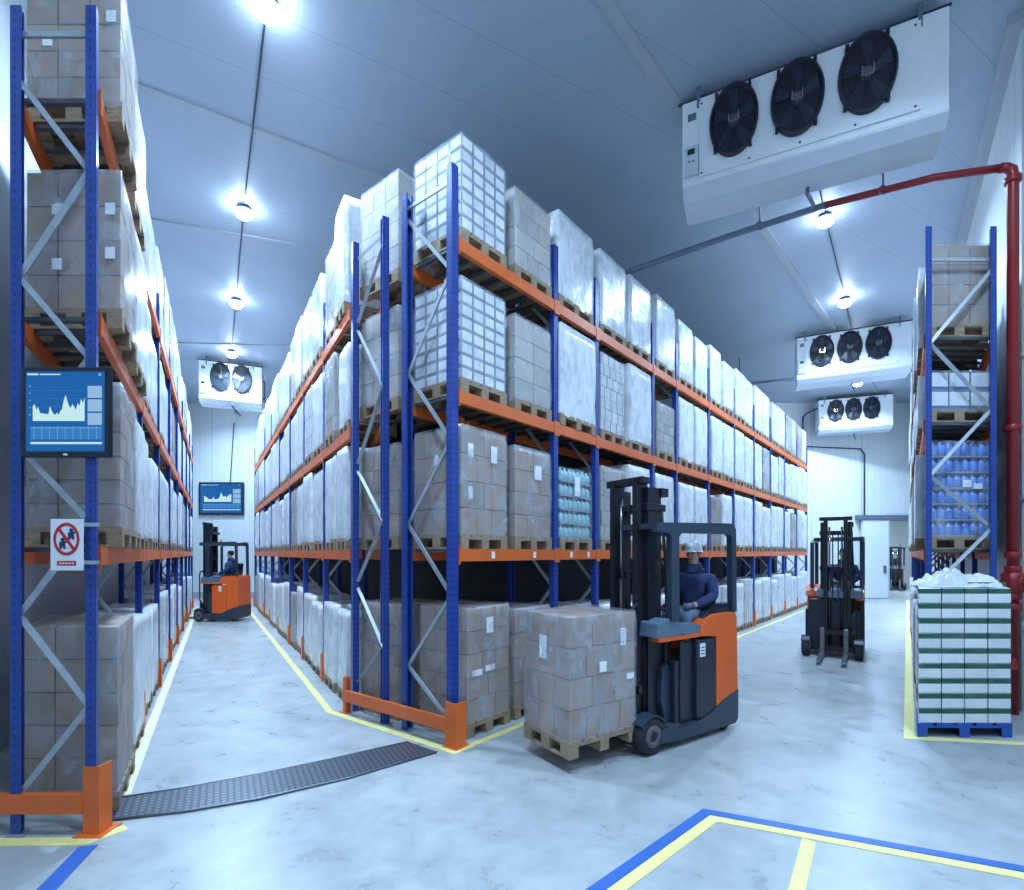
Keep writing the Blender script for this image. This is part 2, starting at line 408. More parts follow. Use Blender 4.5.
# ------------------------------------------------------------------ pallets and loads
CACHE = {}
def cached(key, fn):
    if key not in CACHE: CACHE[key] = fn()
    return CACHE[key]

class Basis:
    def __init__(s, name, U, V): s.n, s.U, s.V = name, V3((*U, 0)).normalized(), V3((*V, 0)).normalized()
    def p(s, x, y, z=0): return s.U * x + s.V * y + Z * z
    def hexa(s, mb, x0, x1, y0, y1, z0, z1, uv='m'): return mb.hexa(s.p(x0, y0, z0), s.U * (x1 - x0), s.V * (y1 - y0), Z * (z1 - z0), uv)

def pallet_pieces(w, d):
    """pallet w (across) x d: list of (name, x0,x1,y0,y1,z0,z1); 0.14 high"""
    out = []
    bw = 0.10 if w > 0.6 else 0.08
    for i in range(3):
        x = -w / 2 + (w - bw) * i / 2
        out.append(('bottom_board', x, x + bw, -d / 2, d / 2, 0, 0.018))
        for j in range(3):
            y = -d / 2 + (d - 0.11) * j / 2
            out.append(('block', x, x + bw, y, y + 0.11, 0.018, 0.092))
    for j in range(3):
        y = -d / 2 + (d - 0.11) * j / 2
        out.append(('stringer_board', -w / 2, w / 2, y, y + 0.11, 0.092, 0.112))
    n = 5
    for i in range(n):
        b = w / (n + 0.9); x = -w / 2 + (w - b) * i / (n - 1)
        out.append(('deck_board', x, x + b, -d / 2, d / 2, 0.112, 0.14))
    return out

def add_pallet(B, root, w, d, z, near, m):
    if near:
        pieces = pallet_pieces(w, d); p = None
        for k, (nm, *r) in enumerate(pieces):
            me = cached((B.n, 'pp', round(w, 3), round(d, 3), k, m.name), lambda: B.hexa(MB(), *r).mesh(nm, m))
            if p is None:
                # the pallet part itself: the middle deck board
                md = [q for q in pieces if q[0] == 'deck_board'][2]
                pm = cached((B.n, 'pm', round(w, 3), round(d, 3), m.name), lambda: B.hexa(MB(), *md[1:]).mesh('pallet', m))
                p = link('pallet', pm, root, (0, 0, z))
            if nm == 'deck_board' and abs(r[0] - md[1]) < 1e-6: continue
            link(nm, me, p)
        return p
    def mk():
        mb = MB()
        for nm, *r in pallet_pieces(w, d): B.hexa(mb, *r)
        return mb.mesh('pallet', m)
    return link('pallet', cached((B.n, 'pal', round(w, 3), round(d, 3), m.name), mk), root, (0, 0, z))

def wrap_mesh(B, w, d, z0, z1, seed, m, infl=0.009, amp=0.007, top=True):
    b = bmesh.new(); rows = 12; per = []
    nx, ny = 9, 8; hx, hy, r = w / 2 + infl, d / 2 + infl, 0.012
    def side(p, q, n): return [(p[0] + (q[0] - p[0]) * i / n, p[1] + (q[1] - p[1]) * i / n) for i in range(n)]
    per += side((-hx + r, -hy), (hx - r, -hy), nx) + side((hx - r, -hy), (hx, -hy + r), 1) + side((hx, -hy + r), (hx, hy - r), ny) + side((hx, hy - r), (hx - r, hy), 1)
    per += side((hx - r, hy), (-hx + r, hy), nx) + side((-hx + r, hy), (-hx, hy - r), 1) + side((-hx, hy - r), (-hx, -hy + r), ny) + side((-hx, -hy + r), (-hx + r, -hy), 1)
    rings = []
    for k in range(rows + 1):
        z = z0 + (z1 + infl - z0) * k / rows; ring = []
        for (x, y) in per:
            nz = noise.noise(V3((x * 3 + seed * 7.3, y * 3, z * 5))) * amp + noise.noise(V3((x * 9, y * 9 + seed * 3.1, z * 16))) * amp * 0.5
            s = 1 + (nz + (0.004 if 0 < k < rows else -0.002)) / max(hx, hy)
            if k == rows: s -= 0.012
            ring.append(b.verts.new(B.p(x * s, y * s, z)))
        rings.append(ring)
    n = len(per)
    for a, c in zip(rings, rings[1:]):
        for i in range(n):
            f = b.faces.new((a[i], a[(i + 1) % n], c[(i + 1) % n], c[i])); f.smooth = True
    if top: b.faces.new(rings[-1])
    me = bpy.data.meshes.new('stretch_wrap'); bmesh.ops.recalc_face_normals(b, faces=b.faces[:]); b.to_mesh(me); b.free(); me.materials.append(m); return me

KIND = {  # layer material, carton material, film, words
    'brown': ('brown', 'c_brown', 'film', 'brown film-wrapped'), 'pale': ('pale', 'c_pale', 'film_w', 'pale film-wrapped'),
    'white': ('white', 'c_white', 'film_t', 'white boxed'), 'card': ('pale', 'c_pale', 'film', 'beige cardboard'),
    'print': ('white', 'c_print', 'film_t', 'white printed-carton'), 'green': ('white', 'c_green', 'film_x', 'green banded'),
    'teal': ('white', 'c_pale', 'film_t', 'pale teal bottled'), 'blue': ('white', 'c_pale', 'film_t', 'blue bottled')}

def bottle_mesh(r, h, m):
    return MB().lathe([(r * .9, 0), (r, h * .06), (r, h * .55), (r * .82, h * .68), (r * .36, h * .84), (r * .36, h * .97), (r * .3, h)], n=10).mesh('bottle', m)

def load(B, loc, kind, w, d, h, label, group, near=False, layers=4, nx=3, ny=3, seed=0, labels=(), pal='wood', wrap=True, gz=None):
    """one wrapped pallet load; loc is the middle of its foot. h is the height of the goods above the pallet"""
    lm, cm, fm, _ = KIND[kind]
    root = tag(bpy.data.objects.new('pallet_load', None), label, 'pallet load', group); COL.objects.link(root); root.location = loc
    root.empty_display_size = 0.1
    add_pallet(B, root, w + 0.02, d + 0.02, 0, near, M[pal])
    z0 = 0.14; lh = h / layers
    if kind in ('teal', 'blue'):
        bh = lh - 0.02; br = w / nx / 2
        bm_ = cached(('bot', kind, round(bh, 3), round(br, 3)), lambda: bottle_mesh(br * .97, bh, M['teal' if kind == 'teal' else 'bluebot']))
        sh = cached((B.n, 'tray', round(w, 3), round(d, 3)), lambda: B.hexa(MB(), -w / 2, w / 2, -d / 2, d / 2, 0, 0.02).mesh('layer_tray', M['c_white']))
        core = cached((B.n, 'core', round(w, 3), kind, round(h, 3)), lambda: B.hexa(MB(), -w / 2 + br * 2.2, w / 2 - br * 2.2, -d / 2 + br * 2.2, d / 2 - br * 2.2, 0, h - 0.02).mesh('inner_pack', M['teal' if kind == 'teal' else 'bluebot']))
        link('inner_pack', core, root, (0, 0, z0))
        for k in range(layers):
            link('layer_tray', sh, root, (0, 0, z0 + k * lh))
            for i in range(nx): link('bottle', bm_, root, B.p(-w / 2 + br * (2 * i + 1), -d / 2 + br, z0 + k * lh + 0.02))
            sx = -1
            for j in range(1, ny): link('bottle', bm_, root, B.p(sx * (w / 2 - br), -d / 2 + br * (2 * j + 1), z0 + k * lh + 0.02))
    elif near:
        g = 0.009; cw, cd = w / nx, d / ny
        for k in range(layers):
            a, c = (nx, ny) if k % 2 == 0 or kind in ('white', 'green', 'print') else (max(2, nx - 1), ny)
            cw, cd = w / a, d / c
            me = cached((B.n, 'car', round(cw, 4), round(cd, 4), round(lh, 4), cm), lambda: B.hexa(MB(), -cw / 2 + g / 2, cw / 2 - g / 2, -cd / 2 + g / 2, cd / 2 - g / 2, 0, lh - g, 'n').mesh('carton', M[cm]))
            for i in range(a):
                for j in range(c):
                    if 0 < i < a - 1 and 0 < j < c - 1 and k < layers - 1: continue
                    q = random.uniform(-1, 1) * 0.003
                    link('carton', me, root, B.p(-w / 2 + cw * (i + .5) + q, -d / 2 + cd * (j + .5) + q, z0 + k * lh))
    else:
        for k in range(layers):
            q = (0.0, 0.006, 0.002, 0.008, 0.003)[(k + seed) % 5]
            me = cached((B.n, 'lay', round(w - q, 4), round(d, 3), round(lh, 4), lm), lambda: B.hexa(MB(), -w / 2 + q / 2, w / 2 - q / 2, -d / 2 + q / 2, d / 2 - q / 2, 0, lh - 0.006).mesh('carton_layer', M[lm]))
            link('carton_layer', me, root, (0, 0, z0 + k * lh))
    for (face, u, v, pw, ph) in labels:   # paper sheets: face 'u' faces the aisle (-V), 'e' the end (-U); u,v from left/bottom 0..1
        mb = MB()
        if face == 'u': x = -w / 2 + w * u; B.hexa(mb, x, x + pw, -d / 2 - 0.013, -d / 2 - 0.011, z0 + h * v, z0 + h * v + ph)
        else: y = -d / 2 + d * u; B.hexa(mb, -w / 2 - 0.013, -w / 2 - 0.011, y, y + pw, z0 + h * v, z0 + h * v + ph)
        mb.build('paper_label', M['paper'], root)
    if wrap:
        me = cached((B.n, 'wrap', round(w, 3), round(d, 3), round(h, 3), seed % 3, fm), lambda: wrap_mesh(B, w, d, 0.10, 0.14 + h, seed % 3, M[fm]))
        link('stretch_wrap', me, root)
    return root

# ------------------------------------------------------------------ racks
def post_mesh(B, h, rear, w=0.085):
    """C shaped post, 85 wide along U, 70 deep along V"""
    d, t = 0.07, 0.012
    pr = [(-w / 2, 0), (w / 2, 0), (w / 2, d), (w / 2 - .02, d), (w / 2 - .02, d - t), (w / 2 - t, d - t), (w / 2 - t, t), (-w / 2 + t, t), (-w / 2 + t, d - t), (-w / 2 + .02, d - t), (-w / 2 + .02, d), (-w / 2, d)]
    if rear: pr = [(x, -y) for x, y in pr]
    return MB().prism([B.p(x, y, 0) for x, y in pr], Z * h).mesh('upright_post', M['blue'])

def rack(label, o, B, depth, ts, levels, hgt, nodes, top_z, frames=None, guards=True, braced=99, decked=3, rearV=None, skip_guard0=False, tags=0, rear0=None, pw=0.085):
    """o: foot of first front post. ts: post places along U. levels: beam tops. nodes: [(side 0 front/1 rear, z)]"""
    o = V3((*o, 0)); R = thing('pallet_rack', label, 'rack', o)
    pf = post_mesh(B, hgt, False, pw); prr = post_mesh(B, hgt, True, pw)
    fp = B.hexa(MB(), -0.065, 0.065, -0.02, 0.1, 0, 0.008).mesh('base_plate', M['galv'])
    fr = B.hexa(MB(), -0.065, 0.065, -0.1, 0.02, 0, 0.008).mesh('base_plate', M['galv'])
    gm = cached((B.n, 'guard'), lambda: MB().prism([B.p(x, y, 0.009) for x, y in [(-.06, -.03), (.06, -.03), (.06, .06), (.052, .06), (.052, -.02), (-.052, -.02), (-.052, .06), (-.06, .06)]], Z * 0.36).mesh('post_guard', M['orange']))
    bmesh_ = {}
    Fp, Rp = [], []
    for i, t in enumerate(ts):
        f = B.p(t, 0); r = B.p(t, depth)
        if i == 0 and rear0 is not None: r = rear0
        Fp.append(f); Rp.append(r)
        p = link('upright_post', pf, R, f); link('base_plate', fp, p)
        q = link('upright_post', prr, R, r); link('base_plate', fr, q)
        if guards and not (i == 0 and skip_guard0): link('post_guard', gm, R, f)
        if i < braced:
            a, b = f + B.V * 0.05, r - B.V * 0.05
            bars = []
            for (s0, z0), (s1, z1) in zip(nodes, nodes[1:]):
                bars.append(((a if s0 == 0 else b) + Z * z0, (a if s1 == 0 else b) + Z * z1, 'diagonal_brace'))
            bars.append((a + Z * top_z, b + Z * top_z, 'horizontal_brace')); bars.append((a + Z * 0.16, b + Z * 0.16, 'horizontal_brace'))
            for k, (p0, p1, nm) in enumerate(bars):
                ax = (p1 - p0).normalized(); up = ax.cross(B.U).normalized()
                key = (id(R), 'brace', i == 0, k)
                def mk():
                    dd = p1 - p0; off = up * 0.0175 + B.U * 0.01
                    return MB().prism([up * 0.0175 - B.U * .01, -up * 0.0175 - B.U * .01, -up * 0.0175 + B.U * .01, -up * 0.0135 + B.U * .01, -up * 0.0135 - B.U * .006, up * 0.0135 - B.U * .006, up * 0.0135 + B.U * .01, up * 0.0175 + B.U * .01], dd).mesh(nm, M['galv'])
                link(nm, cached(key, mk), R, p0)
    for i in range(len(ts) - 1):
        for lv, z in enumerate(levels):
            for (A, C, sgn) in ((Fp[i], Fp[i + 1], -1), (Rp[i], Rp[i + 1], 1)):
                d = (C - A); ln = d.length; u = d.normalized(); key = (B.n, 'beam', round(ln, 3), round(u.x, 3), sgn)
                off = B.V * (-0.012 if sgn < 0 else -0.04)
                def mk():
                    return MB().hexa(u * 0.045 + off, u * (ln - 0.09), B.V * 0.052, Z * 0.12).mesh('beam', M['orange'])
                b = link('beam', cached(key, mk), R, A + Z * (z - 0.12))
                a0 = -0.046 if (i > 0 and sgn < 0) else 0.043
                def mk2(): return MB().hexa(u * a0 + off - B.V * 0.006, u * (0.05 - a0 if a0 < 0 else 0.012), B.V * (0.012 if a0 < 0 else 0.05), Z * 0.165).mesh('beam_connector', M['orange'])
                link('beam_connector', cached(key + ('c', a0), mk2), b, (0, 0, -0.03))
                if sgn < 0 and i < tags and lv == 0:
                    for q in (0.3, 0.72):
                        MB().hexa(u * ln * q + off - B.V * 0.003, u * 0.05, B.V * 0.002, Z * 0.07).build('location_tag', M['paper'], b, (0, 0, 0.025))
            if i < decked:
                L = (Fp[i + 1] - Fp[i]).length; n = max(3, int(L / 0.21))
                for k in range(n):
                    a = Fp[i].lerp(Fp[i + 1], (k + .5) / n); c = Rp[i].lerp(Rp[i + 1], (k + .5) / n)
                    MB().hexa(a + B.V * 0.05 - B.U * 0.02, (c - a) - B.V * 0.1, B.U * 0.04, Z * 0.03).build('deck_bar', M['deck'], R, (0, 0, z - 0.034))
    return R

LEVEL = ['on the floor', 'first shelf', 'second shelf', 'top shelf']
# --- central rack, face towards the truck
BR = Basis('R', (0.6485, 0.761), (-0.789, 0.6145))
A0 = (-0.534, 4.69)
tsR = [0, 1.63, 2.57, 4.3, 5.24, 6.84, 8.44, 10.04, 11.64, 13.24, 14.95, 16.6]
lvR = [1.84, 3.34, 4.78]
rack('blue and orange pallet rack in the centre, bank facing the near truck', A0, BR, 0.714, tsR, lvR, 5.45,
     [(1, 5.19), (0, 4.47), (1, 3.62), (0, 2.87), (1, 2.09), (0, 1.4), (1, 0.65), (0, 0.2)], 5.31, decked=3, tags=2, skip_guard0=True)
# --- central rack, face towards the left aisle
BL = Basis('L', (-0.523, 0.852), (0.852, 0.523))
D0 = (-1.822, 5.693); C0 = V3((-0.534 - 0.789 * 0.988, 4.69 + 0.6145 * 0.988, 0))
tsL = [0, 1.62, 3.3, 4.95, 6.6, 8.25, 9.9, 11.55, 13.2]
lvL = [1.84, 3.24, 4.62]
rack('blue and orange pallet rack in the centre, bank facing the left aisle', D0, BL, 0.62, tsL, lvL, 5.33,
     [(1, 5.05), (0, 4.38), (1, 3.56), (0, 2.77), (1, 2.13), (0, 1.44), (1, 0.81), (0, 0.3)], 5.15, decked=0, skip_guard0=True,
     rear0=C0 - V3((*D0, 0)))
# --- rack on the left wall
BW = Basis('W', (-0.509, 0.8606), (-1, 0.0))
W0 = (-2.665, 3.214)
tsW = [0, 2.26, 4.1, 5.95, 7.8, 9.65, 11.5, 13.35, 15.2]
lvW = [1.84, 3.36, 4.8]
rack('blue and orange pallet rack along left wall carrying a monitor', W0, BW, 0.55, tsW, lvW, 5.29,
     [(1, 4.83), (0, 4.25), (1, 3.57), (0, 3.05), (1, 2.48), (0, 2.0), (1, 1.4), (0, 0.82), (1, 0.25)], 5.13, decked=2, skip_guard0=True, pw=0.07)
# --- rack on the right wall
BQ = Basis('Q', (0.617, 0.787), (1, 0.0))
Q0 = (4.48, 5.42)
tsQ = [0, 1.8, 3.6, 5.4, 7.2, 9.0, 10.8, 12.6]
lvQ = [1.84, 3.24, 4.18]
rack('blue and orange pallet rack along right wall behind the green banded load', Q0, BQ, 0.77, tsQ, lvQ, 5.32,
     [(1, 4.87), (0, 4.07), (1, 3.36), (0, 2.64), (1, 2.07), (0, 1.4), (1, 0.7), (0, 0.2)], 4.98, decked=1)

# --- loads
def slots(ts, per, first=None):
    out = []
    for i in range(len(ts) - 1):
        n = per[i] if i < len(per) else 2
        a, b = ts[i] + 0.06, ts[i + 1] - 0.06
        for k in range(n): out.append((a + (b - a) * (k + .5) / n, (b - a) / n))
    return out
def fill(B, o, slots_, depth, lvs, face, group, spec, hmax, rng, y0=0.02, ramp=None):
    o = V3((*o, 0))
    for lv in range(4):
        z = 0.0 if lv == 0 else lvs[lv - 1]
        gap = (lvs[lv] - 0.12 - z if lv < 3 else 9) - 0.14 - 0.07
        for k, (t, pitch) in enumerate(slots_):
            s = dict(spec.get((lv, k), {}))
            if s.get('skip'): continue
            kind = s.pop('kind', None) or rng.choices(['pale', 'pale', 'pale', 'card', 'white', 'brown'], [6, 5, 4, 2, 1.0, 0.5])[0]
            w = s.pop('w', min(0.74, pitch - rng.choice([0.09, 0.11, 0.13, 0.15]))); d = s.pop('d', depth - 0.03)
            h = s.pop('h', min(gap, rng.choice(hmax[lv]))); dt = s.pop('dt', 0); layers = s.pop('layers', None) or (7 if kind == 'white' else 4 + (k % 2))
            yy = s.pop('y', y0) - (0 if s.get('near') else rng.choice([0, 0.015, 0.03]))
            w = round(w, 2); h = round(h, 2)
            lab = '%s pallet load, %s from near end, %s, %s' % (KIND[kind][3], ORD[k], LEVEL[lv], face)
            load(B, o + B.p(t + dt, yy + d / 2, z + 0.001), kind, w, d, h, lab, group, layers=layers, seed=k + lv, **s)
rng = random.Random(5)
LB = [('u', .12, .72, .07, .13), ('u', .62, .70, .09, .17), ('e', .45, .66, .06, .1)]
spec = {
    (3, 0): dict(kind='white', near=True, h=.91, layers=7, nx=4, ny=4, w=.64, dt=-.015),
    (2, 0): dict(kind='white', near=True, h=.97, layers=8, nx=4, ny=4, w=.64, dt=-.015),
    (1, 0): dict(kind='brown', near=True, h=1.05, layers=4, nx=3, ny=3, w=.65, dt=-.01, labels=LB + [('u', .12, .33, .06, .12)]),
    (0, 0): dict(kind='brown', near=True, h=1.12, layers=5, nx=3, ny=3, w=.62, dt=.05, labels=[('u', .42, .76, .1, .16), ('u', .1, .4, .14, .06), ('u', .4, .42, .14, .06)]),
    (3, 1): dict(kind='card', near=True, h=.84, layers=4, nx=3, ny=3, w=.65, dt=.03, wrap=True),
    (2, 1): dict(kind='card', near=True, h=.9, layers=4, nx=2, ny=3, w=.65, dt=.03),
    (1, 1): dict(kind='brown', near=True, h=.98, layers=4, nx=3, ny=3, w=.65, dt=.03, labels=[('u', .5, .66, .13, .16)]),
    (0, 1): dict(kind='brown', near=True, h=1.05, layers=4, nx=3, ny=3, w=.65, dt=.03),
    (1, 2): dict(kind='teal', h=.86, layers=5, nx=7, ny=6, w=.7, labels=[('u', .42, .62, .12, .24)], near=True),
    (3, 2): dict(kind='pale', h=1.0, w=.78), (2, 2): dict(kind='pale', h=1.08, w=.78), (3, 3): dict(kind='pale', h=.98), (3, 4): dict(kind='pale', h=.98),
    (2, 4): dict(kind='pale', h=1.1), (2, 5): dict(kind='card', h=.78), (1, 3): dict(kind='card', h=1.0), (0, 2): dict(kind='brown', h=1.0),
    (1, 8): dict(kind='brown', h=.95),
}
hm = [[.9, .95, 1.0, 1.03], [1.0, 1.05, 1.1, 1.12], [.98, 1.05, 1.08], [.92, .98, 1.0, 1.04]]
fill(BR, A0, slots(tsR, [2, 1, 2, 1]), 0.70, lvR, "central rack's right face", 'pallet loads on the right face of the central rack', spec, hm, rng)
# left face: the end column stands square to the rack end, the rest along the aisle
spec = {(3, 0): dict(skip=True), (2, 0): dict(skip=True), (1, 0): dict(skip=True), (0, 0): dict(skip=True)}
o = V3((*A0, 0))
for lv, (kind, h, nx, lay, z) in enumerate([('brown', 1.1, 3, 5, 0), ('brown', 1.0, 3, 4, 1.84), ('card', .98, 3, 4, 3.24 + .1), ('card', 1.06, 3, 4, 4.72)]):
    load(BR, o + BR.p(0.44, 0.955 + 0.335, z + 0.001), kind, 0.66, 0.66, h, '%s pallet load in end bay, %s, central rack beside left aisle' % (KIND[kind][3], LEVEL[lv]),
         'pallet loads on the left face of the central rack', near=True, layers=lay, nx=3, ny=3, seed=lv)
sl = [(0.46, .5), (1.16, .72)] + slots(tsL, [2])[2:]
fill(BL, D0, sl, 0.6, lvL, "central rack's left face", 'pallet loads on the left face of the central rack', {(3, 0): dict(kind='pale', h=1.24, w=.46, y=.0), (3, 1): dict(kind='card', h=1.1, w=.62), (3, 2): dict(kind='pale', h=1.05), (0, 0): dict(kind='pale', h=.95, w=.46), (0, 1): dict(kind='pale', h=.98, w=.6), (1, 0): dict(kind='pale', w=.46), (2, 0): dict(kind='pale', w=.46)}, [[.9, .98, 1.04], [.95, 1.02, 1.1], [.9, 1.0, 1.05], [.95, 1.05, 1.12, 1.2]], random.Random(8))
# left wall rack
LW = [('e', .2, .78, .08, .09), ('e', .2, .3, .08, .09)]
spec = {
    (3, 0): dict(kind='brown', near=True, h=.92, layers=5, nx=4, ny=3, w=.76, d=.66, y=-.1, dt=.10, labels=[('e', .72, .8, .07, .08), ('e', .72, .42, .07, .08), ('e', .05, .6, .07, .08)]),
    (2, 0): dict(kind='brown', near=True, h=.96, layers=4, nx=4, ny=3, w=.76, d=.66, y=-.1, dt=.10, labels=[('e', .62, .68, .07, .08), ('e', .62, .28, .07, .08), ('e', .06, .68, .07, .08), ('e', .06, .36, .07, .08)]),
    (1, 0): dict(kind='brown', near=True, h=1.0, layers=6, nx=4, ny=3, w=.76, d=.66, y=-.1, dt=.10),
    (0, 0): dict(kind='brown', near=True, h=1.15, layers=5, nx=4, ny=3, w=.76, d=.66, y=-.08, dt=.10),
    (0, 1): dict(kind='pale', h=1.05, y=-.04), (1, 1): dict(kind='pale', h=1.0, y=-.05), (2, 1): dict(kind='pale', y=-.05), (3, 1): dict(kind='pale', y=-.05),
}
fill(BW, W0, slots(tsW, []), 0.62, lvW, 'left wall rack', 'pallet loads on the left wall rack', spec, [[.9, .98, 1.04], [.95, 1.02, 1.1], [.95, 1.0, 1.08], [.95, 1.0, 1.05]], random.Random(9), y0=0.045)
# right wall rack
spec = {
    (3, 0): dict(kind='brown', near=True, h=.88, layers=4, nx=3, ny=3, d=.70, y=.03, w=.74),
    (2, 0): dict(kind='print', near=True, h=.42, layers=2, nx=3, ny=3, d=.70, y=.03, w=.74),
    (1, 0): dict(kind='blue', near=True, h=1.05, layers=6, nx=8, ny=8, d=.70, y=.03, w=.72, labels=[('e', .55, .52, .1, .08), ('e', .72, .5, .1, .06)]),
    (0, 0): dict(kind='pale', h=.98, d=.70, y=.03),
}
fill(BQ, Q0, slots(tsQ, [])[:13], 0.72, lvQ, 'right wall rack', 'pallet loads on the right wall rack', spec, [[.9, .98], [.95, 1.02], [.6, .66], [.9, 1.0, 1.05]], random.Random(10), y0=-0.05)

p_ = MB().prism([(-0.54, 6.09, 0), (-1.40, 6.42, 0), (-8.1, 17.3, 0), (9.5, 17.9, 0)], (0, 0, 4.6)); p_ = struct('shade_block_central', p_, plain('added_dark_block', (52, 56, 64), 0.8))  # unseen block added between the two banks to keep the shelf gaps dark
# floor load: white cartons with green bands on a blue pallet
BF = Basis('F', (0.0, 1.0), (1, 0.0))
r = load(Basis('F2', (1, -0.01), (0.617, 0.787)), (4.615, 5.13, 0.0), 'green', 0.90, 0.62, 1.32, 'white cartons with green bands stacked on blue plastic pallet beside red riser', None, near=True, layers=9, nx=4, ny=2, pal='bluepal', seed=2)
# crumpled film on its top
def crumple(w, d, h, seed, m, name, n=26):
    b = bmesh.new(); g = []
    for i in range(n + 1):
        row = []
        for j in range(n + 1):
            x, y = -w / 2 + w * i / n, -d / 2 + d * j / n
            e = min(i, n - i, j, n - j) / n
            q = noise.fractal(V3((x * 6 + seed, y * 6, seed)), 1.0, 2.0, 3)
            zz = h * min(1, e * 5) * (0.45 + 0.75 * abs(q)) if e > 0 else -0.015 + 0.01 * q
            row.append(b.verts.new((x, y, zz)))
        g.append(row)
    for i in range(n):
        for j in range(n): b.faces.new((g[i][j], g[i + 1][j], g[i + 1][j + 1], g[i][j + 1]))
    me = bpy.data.meshes.new(name); b.to_mesh(me); b.free(); me.materials.append(m); return me
o_ = link('crumpled_film', crumple(0.64, 0.40, 0.16, 3.3, M['film_w'], 'crumpled_film'), r, (-0.07, 0, 1.475))
MB().box(-0.1, 0.28, -0.18, 0.2, 1.472, 1.51).build('green_top_sheet', M['green'], r)

# rack end guards ---------------------------------------------------
def guard(label, p, q, hp, hq, w=0.13):
    p, q = V3((*p, 0)), V3((*q, 0)); d = (q - p); u = d.normalized(); n = V3((u.y, -u.x, 0))
    t = thing('rack_guard', label, 'barrier', p)
    def upright(c, h, w):
        mb = MB(); mb.prism([c + u * x + n * y for x, y in [(-w / 2, -w / 2), (w / 2, -w / 2), (w / 2, w / 2), (w / 2 - .012, w / 2), (w / 2 - .012, -w / 2 + .012), (-w / 2 + .012, -w / 2 + .012), (-w / 2 + .012, w / 2), (-w / 2, w / 2)]], Z * h); return mb
    a = upright(V3((0, 0, 0)), hp, w).build('upright', M['orange'], t)
    MB().hexa(-u * .09 - n * .09, u * .18, n * .18, Z * .01).build('foot_plate', M['orange'], a)
    if hq:
        b = upright(d, hq, 0.06).build('upright', M['orange'], t); MB().hexa(d - u * .06 - n * .06, u * .12, n * .12, Z * .01).build('foot_plate', M['orange'], b)
    MB().hexa(u * (w / 2 + .001) - n * .06 + Z * .14, d - u * (w / 2 + .031), n * .035, Z * .125).build('rail', M['orange'], t)
guard('orange guard with rail across near end of the central rack', (-0.525, 4.655), (-1.87, 5.66), 0.42, 0.4, 0.14)
guard('orange guard with rail across near end of left wall rack', (-2.68, 3.235), (-3.7, 3.235), 0.44, 0, 0.105)

